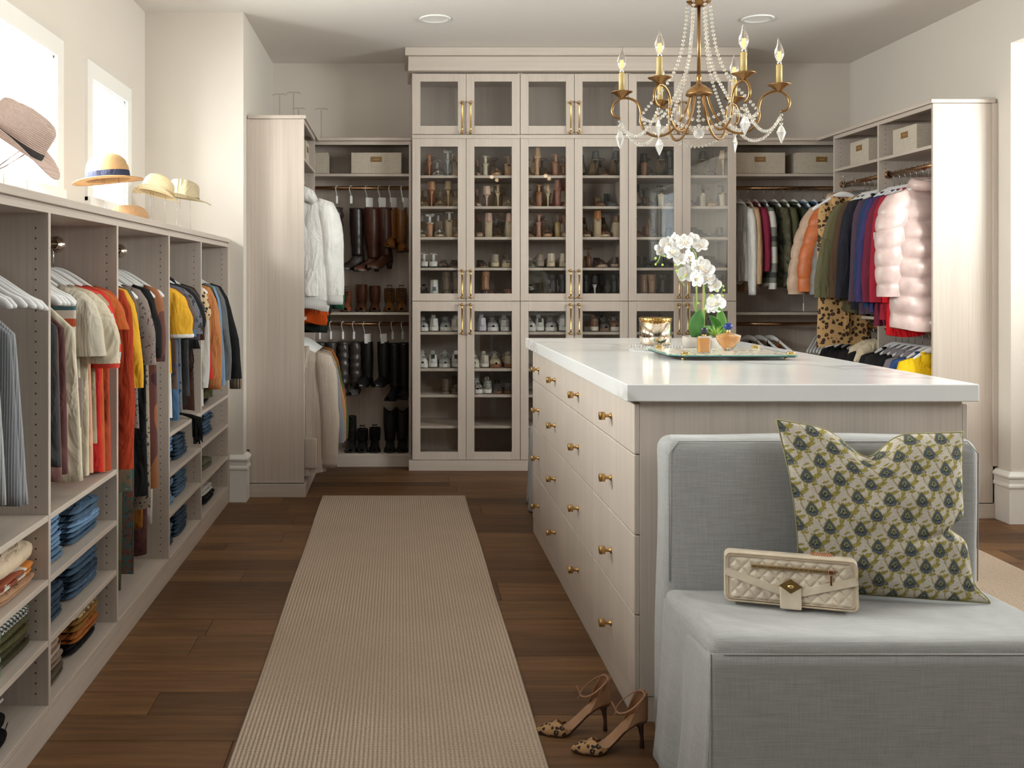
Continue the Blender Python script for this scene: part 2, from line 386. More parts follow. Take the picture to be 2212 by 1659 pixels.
# ================================================================ left wall unit
XF = -1.08; ZT = 1.682; D = [2.28, 3.096, 3.844, 4.71, 5.476, 6.345]; PT = .019
SH = [[.692, .494, .305], [.692, .496, .305], [], [.692, .500, .308], [.692, .505, .300]]
names = ['nearest', 'second', 'third', 'fourth', 'farthest']
def holes(m, x, z0, z1, y, sy, skip=()):
    z = z0
    while z < z1:
        vs = [(x+.0028*math.cos(a), y+sy*.0006, z+.0028*math.sin(a)) for a in [math.pi*k/4 for k in range(8)]]
        m.add(vs, [tuple(range(8))], False); z += .032
for i in range(5):
    a, b = D[i], D[i+1]
    what = 'tall open section of the left wall unit with shelves below a clothes rod' if SH[i] else 'open section of the left wall unit with full-height hanging'
    t = thing('closet_section', '%s %s' % (names[i], what), 'closet unit', (XF-.27, (a+b)/2, 0), 0, 'sections of the left wall unit')
    t.location = (0, 0, 0)
    box_obj('side_panel', (XL+.001, XF, b-PT, b, .084, ZT-.036), WV, t); box_obj('spacer', (XF-.03, XF-.012, a, b, ZT-.036, ZT-.0262), WY, t, 0)
    if i == 0: box_obj('side_panel', (XL+.001, XF, a-PT, a, .084, ZT-.036), WV, t)
    MB().box(XL+.001, XL+.012, a, b-PT, .06, ZT-.04).obj('back_panel', WV, t)
    box_obj('top_panel', (XL, XF, a, b-PT, ZT-.056, ZT-.036), WY, t)
    box_obj('bottom_panel', (XL, XF, a, b-PT, .085, .104), WY, t)
    for z in SH[i]: box_obj('shelf', (XL+.01, XF-.001, a+.001, b-PT-.001, z-.019, z), WY, t)
    m = MB(); holes(m, XF-.04, .14, ZT-.07, b-PT, -1); m.obj('peg_holes', HOLE, t)['kind'] = 'stuff'
    m = MB(); m.cyl((-1.31, a, 1.555), (-1.31, b-PT, 1.555), .0145, n=14); rd = m.obj('clothes_rod', BRONZE, t)
    m = MB(); m.lathe([(0, 0), (.032, 0), (.032, .006), (.024, .010), (.024, .022), (.016, .024), (.016, .03)], 20); m.M = None
    fl2 = m.obj('rod_flange', plain('polished_nickel', (.75, .68, .6), .15, 1), rd); fl2.location = (-1.31, b-PT, 1.555); fl2.rotation_euler = (R90, 0, 0)
    reg(t)
box_obj('end_panel', (XL, XF+.004, D[5], YC-.002, 0, ZT-.002), WV).name = 'end_panel'
tag(bpy.data.objects['end_panel'], 'narrow end panel closing the left wall unit beside the white column', 'panel')
m = MB().box(XL+.001, XF+.006, 2.25, D[5]-.001, ZT-.026, ZT, .0015); tag(m.obj('worktop', WY), 'long pale wood-grain top of the left wall unit under the hats', 'countertop')
m = MB().box(XF-.014, XF, 2.25, D[5]-.001, .0, .083, .001)
tag(m.obj('toe_kick', WY), 'pale wood-grain toe kick along the foot of the left wall unit', 'baseboard')
# ================================================================ shoe cabinets
YD = 7.40; sx0 = [.104, .908, 1.712]; CWd = .803; DT = .02
TOPS = [2.198, 1.968, 1.738, 1.509, 1.276]; LOW = [1.030, .757, .562, .330]
def z_at(py, D): return H-(py-604)*D/2150
def x_at(px, D): return (px-860)*D/2150
HPROTO = None
def bar_handle(L):
    m = MB(); y = -.034
    for s in (-1, 1):
        z = s*L/2; m.tube([(0, 0, z), (0, -.004, z), (0, -.006, z), (0, y, z)], [.011, .011, .006, .006], 10); m.ball((0, y, z), .0105, 10)
    m.tube([(0, y, -L/2), (0, y, -L/2+.02), (0, y, -L/2+.03), (0, y, -L/2+.035), (0, y, L/2-.035), (0, y, L/2-.03), (0, y, L/2-.02), (0, y, L/2)], [.0055, .0055, .0085, .0062, .0062, .0085, .0055, .0055], 10)
    return m
HM = {}
for n in range(3):
    x0 = sx0[n]; x1 = x0+CWd
    t = thing('shoe_cabinet', ['left', 'middle', 'right'][n]+' glass-door shoe cabinet with six doors and brass bar handles', 'shoe cabinet', (x0, YD, 0), 0, 'glass-door shoe cabinets'); t.location = (0, 0, 0)
    box_obj('side_panel', (x0, x0+.018, YD+DT, YB-.001, .079, 2.96), WV, t); box_obj('side_panel', (x1-.018, x1, YD+DT, YB-.001, .079, 2.96), WV, t)
    MB().box(x0, x1, YB-.012, YB-.001, .079, 2.96).obj('back_panel', WV, t)
    for z in [.085, 1.264, 2.478, 2.957]: box_obj('shelf', (x0+.018, x1-.018, YD+DT+.002, YB-.012, z-.018, z), WX, t)
    for z in TOPS[:4]+LOW: box_obj('shelf', (x0+.018, x1-.018, YD+DT+.004, YB-.012, z-.02, z), WX, t)
    box_obj('rail', (x0, x1, YD+.004, YD+DT, 2.470, 2.498), WX, t)
    for d in range(2):
        a = x0+.0015+d*CWd/2; b = a+CWd/2-.003
        for k, (za, zb, ga, gb, ha, hb) in enumerate(((2.502, 2.950, 2.563, 2.893, 2.512, 2.735), (1.262, 2.468, 1.317, 2.409, 1.289, 1.487), (.082, 1.258, .139, 1.186, 1.022, 1.236))):
            ga2, gb2 = a+.060, b-.060; m = MB(); r = .0015
            m.box(a, ga2, YD, YD+DT, za, zb, r); m.box(gb2, b, YD, YD+DT, za, zb, r); m.box(ga2, gb2, YD+.0001, YD+DT, za, ga); m.box(ga2, gb2, YD+.0001, YD+DT, gb, zb)
            dr = m.obj('door', WV, t)
            MB().box(ga2-.004, gb2+.004, YD+.010, YD+.014, ga-.004, gb+.004).obj('glass_pane', DOORG, dr)
            L = round(hb-ha, 3)
            if L not in HM: HM[L] = bar_handle(L).mesh('handle', BRASS)
            h = bpy.data.objects.new('handle', HM[L]); COL.objects.link(h); h.parent = dr; h.location = (b-.030 if d == 0 else a+.030, YD, (ha+hb)/2); h['label'] = 'brass bar handle'
cr = thing('crown_molding', 'stepped pale wood crown across the top of the shoe cabinets', 'crown molding')
box_obj('crown_board', (.052, 2.567, 7.315, YB-.001, 3.07, ZC-.002), WX, cr); box_obj('crown_board', (.075, 2.545, 7.345, YB-.001, 2.962, 3.068), WX, cr)
tag(box_obj('plinth', (.079, 2.525, YD-.005, YD+.4, 0, .078), WX), 'pale wood plinth along the foot of the shoe cabinets', 'baseboard')
# ================================================================ back closets and side units
def rod(parent, p0, p1, flange=True):
    m = MB(); m.cyl(p0, p1, .0145, n=14); o = m.obj('clothes_rod', BRONZE, parent); return o
YK = 7.57
def back_closet(x0, x1, lab, zr, kick=.095):
    t = thing('open_closet', lab, 'closet unit', (0, 0, 0))
    box_obj('side_panel', (x0, x0+.018, YK, YB-.001, 0, 2.47), WV, t); box_obj('side_panel', (x1-.018, x1, YK, YB-.001, 0, 2.47), WV, t)
    MB().box(x0, x1, YB-.012, YB-.001, 0, 2.47).obj('back_panel', WV, t)
    box_obj('top_board', (x0-.012, x1, YK-.02, YB-.001, 2.475, 2.497), WX, t); box_obj('fascia', (x0, x1, YK-.001, YK+.018, 2.445, 2.474), WX, t)
    for z in (2.226, 1.172, kick): box_obj('shelf', (x0+.018, x1-.018, YK+.002, YB-.012, z-.02, z), WX, t)
    box_obj('toe_kick', (x0, x1, YK-.02, YK, 0, .085), WX, t)
    for z in zr: rod(t, (x0+.018, 7.70, z), (x1-.018, 7.70, z))
    return t
back_closet(-.985, .10, 'open boot closet between the left side unit and the shoe cabinets', (2.128, 1.078))
back_closet(2.521, 3.566, 'open coat closet in the back corner right of the shoe cabinets', (2.128, 1.078))
def side_unit(xo, sx, ys, lab, shelves, rods, top=2.47):           # xo open front x, sx direction of the wall
    t = thing('open_closet', lab, 'closet unit'); xw = xo+sx*.37; 
    def bx(nm, a, b, y0, y1, z0, z1, mt): a, b = sorted((a, b)); return box_obj(nm, (a, b, y0, y1, z0, z1), mt, t)
    for k, y in enumerate(ys): bx('side_panel', xo, xw, y, y+.018, .0 if k else .09, top, WV)
    a, b = sorted((xw-sx*.001, xw-sx*.012)); MB().box(a, b, ys[0], ys[-1], 0, top).obj('back_panel', WV, t)
    bx('top_board', xo-sx*.012, xw, ys[0]-.008, 7.549, top+.002, top+.025, WY); bx('fascia', xo-sx*.001, xo+sx*.018, ys[0]+.018, ys[-1], top-.026, top, WY)
    bx('toe_kick', xo-sx*.012, xw+sx*.0, ys[0]-.014, ys[0]+.0, 0, .085, WX); bx('toe_kick', xo-sx*.012, xo+sx*.002, ys[0], ys[-1], 0, .085, WY)
    for k in range(len(ys)-1):
        for z in shelves[k]: bx('shelf', xo+sx*.002, xw-sx*.012, ys[k]+.018, ys[k+1], z-.02, z, WY)
        for z in rods[k]:
            rx_ = xo+sx*(.075 if sx < 0 else .063); rd = rod(t, (rx_, ys[k]+.018, z), (rx_, ys[k+1], z))
            m = MB().lathe([(0, 0), (.026, 0), (.026, .006), (.018, .010), (.018, .025)], 16); f = m.obj('rod_flange', BRONZE, rd); f.location = (rx_, ys[k+1], z); f.rotation_euler = (R90, 0, 0)
        m = MB(); holes(m, xo+sx*.045, 1.9, top-.05, ys[k+1]-.0003, -1); m.obj('peg_holes', HOLE, t)['kind'] = 'stuff'
    return t
side_unit(-.615, -1, [6.51, 7.35], 'tall open closet against the left alcove wall with the white hoodie', [[2.226, 1.172, .10]], [[2.09, 1.07]])
side_unit(3.185, 1, [5.93, 6.60, 7.27], 'tall open coat closet along the right wall with the pink puffer', [[2.226, 1.172, .10], [2.226, 1.172, .10]], [[2.115, 1.10], [2.115, 1.10]])
tag(box_obj('filler_strip', (-.9895, -.970, 6.501, 6.5098, .31, 2.47), WV), 'thin vertical filler strip beside the left tall panel', 'panel')
tag(box_obj('filler_strip', (3.538, 3.5695, 5.921, 5.9298, .31, 2.47), WV), 'thin vertical filler strip beside the right tall panel', 'panel')
# ================================================================ island
IX0, IX1, IY0, IY1 = .757, 1.826, 3.193, 5.60
isl = thing('closet_island', 'large pale wood-grain closet island with rows of brass-knobbed drawers', 'island')
box_obj('end_panel', (IX0+.019, IX1-.017, IY0, IY0+.02, .083, 1.03), WV, isl); box_obj('end_panel', (IX0+.019, IX1-.017, IY1-.02, IY1, .083, 1.03), WV, isl)
MB().box(IX0+.022, IX1-.02, IY0+.02, IY1-.02, .02, 1.028).obj('carcass', WV, isl)
box_obj('plinth', (IX0+.004, IX1-.004, IY0+.004, IY1+.012, 0, .080), WY, isl)
km = MB(); km.lathe([(0, 0), (.0115, 0), (.0115, .003), (.006, .007), (.0055, .019), (.008, .023), (.0145, .024), (.0145, .042), (.0135, .043), (0, .043)], 20); KM = km.mesh('knob', plain('aged_brass', (.52, .32, .12), .33, 1))
ys = [3.193, 3.878, 4.485, 5.11, 5.60]; zs = [1.023, .858, .600, .343, .084]
MARB = None
for side in (0, 1):
    for c in range(4):
        for r in range(4):
            g = .0016
            x = (IX0, IX0+.019) if side == 0 else (IX1-.017, IX1+.002)
            dr = box_obj('drawer', (x[0], x[1], ys[c]+g, ys[c+1]-g, zs[r+1]+g, zs[r]-g), WV, isl, .0022)
            k = bpy.data.objects.new('knob', KM); COL.objects.link(k); k.parent = dr; k['label'] = 'round brass knob'
            k.location = (x[0] if side == 0 else x[1], (ys[c]+ys[c+1])/2, (zs[r]+zs[r+1])/2+(-.012 if r else -.004)); k.rotation_euler = (0, -R90 if side == 0 else R90, 0)
def marble():
    m, nt, b = new('white_quartz'); v = coords(nt, 'world', (1, 1, 1), (.3, .2, .5)); n0 = noise(nt, v, 1.6, 4)
    ad = N(nt, 'ShaderNodeVectorMath', operation='MULTIPLY_ADD'); nt.links.new(n0, ad.inputs[0]); ad.inputs[1].default_value = (1.2, 1.0, .8); nt.links.new(v, ad.inputs[2])
    wv = N(nt, 'ShaderNodeTexWave', bands_direction='DIAGONAL'); wv.inputs['Scale'].default_value = .42; wv.inputs['Distortion'].default_value = 3; wv.inputs['Detail'].default_value = 3; nt.links.new(ad.outputs[0], wv.inputs[0])
    c1 = ramp(nt, wv.outputs[1], [(0, (.66, .645, .63)), (.018, (.80, .79, .785)), (.06, (.83, .825, .82))]); c2 = ramp(nt, noise(nt, v, 2.2, 3), [(.35, (.93, .93, .94)), (.65, (1, 1, 1))])
    nt.links.new(mixc(nt, 1.0, c1, c2, 'MULTIPLY'), b.inputs['Base Color']); b.inputs['Roughness'].default_value = .16; return m
m = MB().box(.7236, 1.8416, 3.153, 5.655, 1.033, 1.0885, .003); tag(m.obj('stone_countertop', marble()), 'thick white veined stone slab on top of the island', 'countertop')
# ================================================================ rugs
def rug_mat():
    m, nt, b = new('ribbed_wool'); v = coords(nt); sp = N(nt, 'ShaderNodeSeparateXYZ'); nt.links.new(v, sp.inputs[0])
    def tri(o, k):
        a = N(nt, 'ShaderNodeMath', operation='MULTIPLY'); a.inputs[1].default_value = 2*math.pi/k; nt.links.new(o, a.inputs[0]); c = N(nt, 'ShaderNodeMath', operation='COSINE'); nt.links.new(a.outputs[0], c.inputs[0]); return c.outputs[0]
    ni = noise(nt, v, 160, 3, .7); n2 = noise(nt, v, 3, 3)
    ad = N(nt, 'ShaderNodeMath', operation='MULTIPLY_ADD'); nt.links.new(ni, ad.inputs[0]); ad.inputs[1].default_value = .02; nt.links.new(sp.outputs[1], ad.inputs[2])
    g = tri(sp.outputs[0], .0135); q = tri(ad.outputs[0], .016)
    mu = N(nt, 'ShaderNodeMath', operation='MULTIPLY_ADD'); nt.links.new(q, mu.inputs[0]); mu.inputs[1].default_value = .35; nt.links.new(g, mu.inputs[2])
    col = ramp(nt, mu.outputs[0], [(0, (.36, .28, .215)), (.25, (.48, .385, .305)), (.7, (.61, .505, .41))])
    mu2 = N(nt, 'ShaderNodeMath', operation='MULTIPLY_ADD'); nt.links.new(mu.outputs[0], mu2.inputs[0]); mu2.inputs[1].default_value = .37; mu2.inputs[2].default_value = .5; 
    nt.links.new(mu2.outputs[0], col.node.inputs[0])
    col = mixc(nt, .6, col, ramp(nt, ni, [(.3, (.55, .5, .45)), (.6, (1, 1, 1))]), 'MULTIPLY'); col = mixc(nt, .5, col, ramp(nt, n2, [(.3, (.86, .85, .84)), (.7, (1, 1, 1))]), 'MULTIPLY')
    nt.links.new(col, b.inputs['Base Color']); b.inputs['Roughness'].default_value = .95; b.inputs['Specular IOR Level'].default_value = .1; bump(nt, b, ni, .8, .004); return m
RM = rug_mat()
def rug(x0, x1, y0, y1, lab):
    n = int((x1-x0)/.0135)*4; wd = x1-x0
    def f(u, v):
        x = u*wd-wd/2; e = min(u, 1-u)*wd; z = .013+.0015*math.cos(2*math.pi*x/.0135)
        if e < .012: z *= math.sqrt(max(0, 1-(1-e/.012)**2))
        ev = min(v, 1-v)*(y1-y0); z *= min(1, ev/.012+.05)
        return (x+.002*math.sin(v*19), (v-.5)*(y1-y0), z)
    m = MB().grid(f, n, 60); o = m.obj('runner_rug', RM); o.location = ((x0+x1)/2, (y0+y1)/2, .0012); tag(o, lab, 'rug')
rug(-.496, .440, 1.7, 6.54, 'beige ribbed wool runner between the left wall unit and the island')
rug(2.10, 3.03, 1.9, 6.5, 'beige ribbed wool runner right of the island')
# ================================================================ hangers and garments
def smooth(a, b, x):
    t = max(0, min(1, (x-a)/(b-a))); return t*t*(3-2*t)
def hanger_meshes():
    m = MB(); rings = []
    for i in range(25):
        u = i/12-1; a = abs(u); x = u*.218; z = -.105-.014*a-.078*smooth(.10, 1, a)-.012*a**6; hz = .013+.008*math.exp(-(a/.25)**2)+.004*smooth(.7, .95, a)*(1-smooth(.97, 1.0, a)); hy = .0055+.003*smooth(.5, 1, a)
        if i in (0, 24): hz *= .4; hy *= .5
        rings.append([(x, hy*math.cos(t), z+hz*math.sin(t)) for t in [2*math.pi*k/8 for k in range(8)]])
    m.loft(rings); m.tube([(-.185, 0, -.193), (.185, 0, -.193)], .0055, 6)
    A = m.mesh('hanger_body', WHITEW)
    m = MB(); m.tube([(0, 0, -.105), (0, 0, -.030)]+[(.019*math.sin(a)*1, 0, .001-.019*math.cos(a)) for a in [-.35+math.pi*k*.92/7*1.35 for k in range(8)]], .0019, 6)
    return A, m.mesh('hanger_hook', CHROME)
HB, HH = hanger_meshes()
def inst(me, name, parent=None, loc=(0, 0, 0), rot=(0, 0, 0), mat=None, label=None):
    o = bpy.data.objects.new(name, me); COL.objects.link(o); o.location = loc; o.rotation_euler = rot
    if parent is not None: o.parent = parent
    if label: o['label'] = label
    return o
def hanger(loc, rz, label, group, tilt=0):
    t = thing('clothes_hanger', label, 'hanger', loc, rz, group); t.rotation_euler = (0, tilt, rz)
    b = inst(HB, 'hanger_body', t); inst(HH, 'hook', t, label='bright metal hook'); return t
def ring2(cx, cy, z, hw, ht, n, fold, seed, z0, amp):
    pts = []
    for k in range(n):
        a = 2*math.pi*k/n; c, s = math.cos(a), math.sin(a)
        x = hw*(abs(c)**.75)*(1 if c > 0 else -1); y = ht*(abs(s)**.8)*(1 if s > 0 else -1)
        y += amp*fold(x*9+(1 if s > 0 else 4), z0)*(1-.35*abs(c)); pts.append((cx+x, cy+y, z+amp*1.1*math.sin(x*14+seed)))
    return pts
def torso(m, L, neck, hw, hem, ht=.022, seed=1, slope=.085, drop=0, fold=.015, n=36, nz=14, top=-.088, quilt=0, strap=False, waist=0):
    """hanging body: rings from neck down over the shoulder slope to the hem"""
    f = fold_fn(seed); rings = []
    zs = [0, .25, .5, .75, 1.0]
    for q in zs:
        z = top-slope*q; w0 = neck+(hw-neck)*(q**.62); rings.append(ring2(0, 0, z, w0, .006+ht*.5*q, n, f, seed, q*.05, .001))
    for i in range(1, nz+1):
        q = i/nz; z = top-slope-(L-slope)*q; w0 = hw+(hem-hw)*q-waist*math.sin(math.pi*min(1, q*1.25)); h = ht*(.55+.45*smooth(0, .4, q)); am = fold*(.2+.8*q)
        if quilt:
            ph = (q*(L-slope)/quilt) % 1.0; b = abs(math.sin(math.pi*ph))**.34; h *= .60+.46*b; w0 *= .97+.03*b
        rings.append(ring2(0, 0, z-drop*math.sin(q*3)*0, w0, h, n, f, seed, q, am))
    m.loft(rings, True, False, False)
    last = rings[-1]; c = (sum(p[0] for p in last)/n, sum(p[1] for p in last)/n, last[0][2]+.03)
    m.loft([last, [(c[0]+(p[0]-c[0])*.93, c[1]+(p[1]-c[1])*.4, p[2]+.012) for p in last]], True, False, True)
    return rings
def sleeve(m, sx, x0, z0, L, r0=.062, r1=.040, out=.035, flat=.5, seed=3, quilt=0, fy=0, open_end=False, n=16, nz=None):
    nz = nz or (64 if quilt else 9); f = fold_fn(seed); rings = []
    for i in range(nz+1):
        q = i/nz; z = z0-L*q*(1-.04*q); x = sx*(x0+out*math.sin(min(1, q*1.15)*1.5)); r = r0+(r1-r0)*q; y = fy*math.sin(q*2.4)
        r *= (.35+.65*smooth(-.12, .16, q)); fl = flat
        if quilt:
            b = abs(math.sin(math.pi*((q*L/quilt+.08*f(q, 1)) % 1)))**.34; r *= .86+.16*b
        a0 = .006*f(q*1.5, .2)
        rings.append([(x+r*math.cos(a)+a0, y+r*fl*math.sin(a)*(1+.12*f(a, q)), z-.25*(r*math.cos(a))*sx*(1-q)*1.3) for a in [2*math.pi*k/n for k in range(n)]])
    m.loft(rings, True, True, False); e = rings[-1]; cx = sum(p[0] for p in e)/n; cy = sum(p[1] for p in e)/n
    if open_end: m.loft([e, [(cx+(p[0]-cx)*.85, cy+(p[1]-cy)*.75, p[2]+.02) for p in e]], True, False, True)
    else: m.loft([e, [(cx+(p[0]-cx)*.9, cy+(p[1]-cy)*.9, p[2]+.004) for p in e]], True, False, True)
    return e
def band_ring(m, rings_last, L, grow=1.0, n=None):
    cx = sum(p[0] for p in rings_last)/len(rings_last); cy = sum(p[1] for p in rings_last)/len(rings_last)
    m.loft([[(cx+(p[0]-cx)*g, cy+(p[1]-cy)*g, p[2]-L*q+.002) for p in rings_last] for q, g in ((0, grow), (.5, grow*1.02), (1, grow*.98), (.98, grow*.8))], True, False, True)
def puff_bands(L, z0, k, m0, hw, ht, seed): pass
GN = [0]
def garment(kind, mat, loc, rz, label, group, L=.62, hw=.205, hem=.22, ht=.022, sl=None, slr=.055, trim=None, seed=None, neck=.075, cat='shirt', name=None, tilt=0, quilt=0, lmat=None, hang=True, hlab=None, hgroup=None, sides=(-1, 1), out=.035, pocket=False):
    GN[0] += 1; seed = seed or GN[0]*7+3
    loc0 = loc; loc = (loc[0], loc[1], loc[2]-.045)
    t = thing(name or kind, label, cat, loc, rz, group); t.rotation_euler = (tilt, 0, rz)
    if hang: hanger(loc0, rz, hlab or ('white wooden hanger holding the '+label.split(',')[0])[:], hgroup or None)
    if kind in ('trousers',):
        m = MB(); f = fold_fn(seed)
        for s in (-1, 1):
            rings = [ring2(s*.085*(1+.1*q), 0, -.22-(L-.09)*q, .088-.02*q, ht*(1-.2*q), 20, f, seed+s, q, .006+.005*q) for q in [i/10 for i in range(11)]]
            m.loft(rings)
        m.obj('trouser_legs', mat, t); m = MB(); f2 = fold_fn(seed+1); m.loft([ring2(0, 0, -.165-.06*q, .165, ht*.9, 20, f2, 1, q, .002) for q in (0, .5, 1)]); m.obj('waistband', trim or mat, t); return t
    if kind == 'tank':
        m = MB(); f = fold_fn(seed); rings = []; n = 36
        for i in range(17):
            q = i/16; z = -.135-L*q*1.0
            arm = smooth(0, .2, q); w0 = (.115+(hw-.115)*arm**1.6)+(hem-hw)*q
            rings.append(ring2(0, 0, z-(.05*(1-abs(1))), w0, ht*(.5+.5*q), n, f, seed, q, .010*(.25+q)))
        for j, p in enumerate(rings[0]): rings[0][j] = (p[0], p[1], p[2]-.07*math.exp(-(p[0]/.055)**2)); 
        for j, p in enumerate(rings[1]): rings[1][j] = (p[0], p[1], p[2]-.05*math.exp(-(p[0]/.055)**2))
        m.loft(rings, True, False, False); m.obj('body', mat, t, solid=.002)
        for s in (-1, 1):
            m = MB(); m.tube([(s*.092, .012, -.155), (s*.088, .010, -.105), (s*.084, 0, -.078), (s*.088, -.010, -.105), (s*.092, -.012, -.155)], .012, 8, flat=.25, up=(1, 0, 0)); m.obj('shoulder_strap', trim or mat, t)
        return t
    m = MB(); rings = torso(m, L, neck, hw, hem, ht, seed, quilt=quilt, nz=60 if quilt else 14); bo = m.obj('body', mat, t)
    if sl:
        for s in sides:
            m = MB(); e = sleeve(m, s, hw-.02, -.120, sl, slr, slr*(.95 if sl < .3 else .72), out, .5 if not quilt else .62, seed+s, quilt, fy=-.012, open_end=sl < .3)
            so = m.obj('sleeve', lmat or mat, t)
            if trim is not None and sl > .3:
                m = MB(); band_ring(m, e, .065, .92); m.obj('cuff', trim, so)
            elif trim is not None:
                m = MB(); band_ring(m, e, .018, 1.03); m.obj('cuff', trim, so)
    if trim is not None and kind in ('sweater', 'hoodie', 'jacket'):
        m = MB(); band_ring(m, rings[-1], .07, .95); m.obj('hem_band', trim, t)
    if kind == 'hoodie':
        m = MB(); R2 = []
        for i in range(9):
            a = math.pi*(i/8-.5)*1.25; R2.append((math.sin(a)*.115, -.018-.022*math.cos(a), -.125+.055*math.cos(a)))
        m.tube(R2, [.018, .036, .045, .050, .052, .050, .045, .036, .018], 12, flat=.75)
        m.tube([(-.09, .03, -.12), (-.05, .055, -.085), (0, .06, -.075), (.05, .055, -.085), (.09, .03, -.12)], [.03, .045, .05, .045, .03], 12)
        m.obj('hood', mat, t)
    elif kind in ('jacket', 'blouse', 'coat'):
        m = MB()
        for s in (-1, 1):
            m.loft([[(s*.030, -.010-.012, -.085-.0), (s*.088, -.012, -.083), (s*.095, -.028, -.125), (s*.050, -.034, -.165), (s*.012, -.034, -.14)], [(s*.030, -.006, -.080), (s*.088, -.006, -.078), (s*.096, -.020, -.128), (s*.050, -.026, -.170), (s*.010, -.026, -.14)]], True)
        m.tube([(-.085, -.01, -.082), (-.06, .022, -.07), (0, .030, -.066), (.06, .022, -.07), (.085, -.01, -.082)], .016, 8, flat=.45, up=(0, 0, 1)); m.obj('collar', trim or mat, t)
        m = MB(); m.box(-.010, .010, -ht*1.3-.012, -ht*.6, -.16-L*.85, -.15); m.obj('front_placket', trim or mat, t)
    elif kind == 'puffer':
        m = MB(); rr = []
        for i in range(13):
            a = 2*math.pi*i/12; rr.append((.095*math.cos(a), .040*math.sin(a), -.070+.015*math.sin(a)))
        m.tube(rr[:-1], .034, 12, closed=True); m.obj('collar', mat, t)
        m = MB(); m.box(-.006, .006, -ht*1.25, -ht*.6, -.12-L*.95, -.15, .003); m.obj('zipper', plain('dark_zip', (.08, .06, .06), .4, .5), t)
    elif kind in ('tee', 'dress', 'sweater'):
        m = MB(); m.tube([(neck*1.0*math.cos(a), .018*math.sin(a), -.094-.018*max(0, -math.sin(a))) for a in [2*math.pi*k/14 for k in range(14)]], .006, 6, closed=True); m.obj('neckband', trim or mat, t)
    elif kind == 'cardigan':
        m = MB(); pl = []
        for s in (-1, 1):
            m.tube([(s*.072, .0, -.075), (s*.075, -.02, -.10), (s*.050, -.033, -.22), (s*.020, -.037, -.36), (s*.020, -.040, -.14-L)], .024, 10, flat=.35, up=(0, 1, 0))
        m.obj('front_band', trim or mat, t)
    if pocket:
        m = MB(); m.soft(.06, .15, -ht-.026, -ht+.004, -.16-L*.86, -.16-L*.62, .008, (3, 3, 3)); m.obj('patch_pocket', mat, t)
    return t
C = dict(white=(.74, .73, .71), cream=(.70, .62, .48), beige=(.58, .47, .35), khaki=(.40, .33, .22), grey=(.30, .30, .31), lgrey=(.50, .50, .51), char=(.055, .055, .06), black=(.012, .012, .013), maroon=(.12, .05, .05), mauve=(.22, .11, .10), rust=(.36, .040, .012), red=(.60, .03, .025), orange=(.62, .17, .04), mustard=(.75, .40, .03), navy=(.025, .035, .09), denim=(.07, .15, .28), ldenim=(.20, .32, .48), olive=(.09, .09, .04), dkgreen=(.03, .09, .05), brown=(.12, .05, .02), peach=(.70, .36, .24), plum=(.05, .025, .04), burg=(.22, .02, .05), pink=(.64, .47, .44), tan=(.55, .37, .23), yellow=(.80, .52, .01))
def F(n, **k): return fabric(C[n], **k)
LR = -1.31; ZR = 1.553                                           # rod of the left wall unit
LG = 'white wooden hangers in the left wall unit'
def lg(kind, y, mat, label, **k):
    k.setdefault('hlab', 'white hanger of the '+' '.join(label.split(' hanging')[0].split(',')[0].split()[:12]))
    return garment(kind, mat, (LR+rnd.uniform(-.008, .012), y, ZR), rnd.uniform(-.06, .05), label, 'clothes hanging in the left wall unit', **k)
# section 1: tanks and bare hangers
lg('tank', 2.60, F('black'), 'black ribbed tank top hanging foremost at the left picture edge', L=.60, cat='top', name='tank_top')
lg('tank', 2.70, knit((.42, .43, .45), 0, .007, .3), 'light grey ribbed tank top hanging at the left picture edge', L=.58, cat='top', name='tank_top', hem=.235)
lg('tank', 2.80, knit((.25, .26, .28), 0, .007, .3), 'mid grey ribbed tank top with a wide armhole, behind the light grey one', L=.60, cat='top', name='tank_top', hem=.245)
lg('tank', 2.86, knit((.33, .34, .36), 0, .007, .3), 'grey ribbed tank top hanging last of the grey ones', L=.60, cat='top', name='tank_top', hem=.25)
for k, y in enumerate((2.905, 2.945, 2.98, 3.01)):
    hanger((LR+.01+.008*k, y, ZR-.004*k), rnd.uniform(-.05, .08), ['foremost', 'second', 'third', 'rearmost'][k]+' of the bare white hangers in the nearest left wall section', LG)
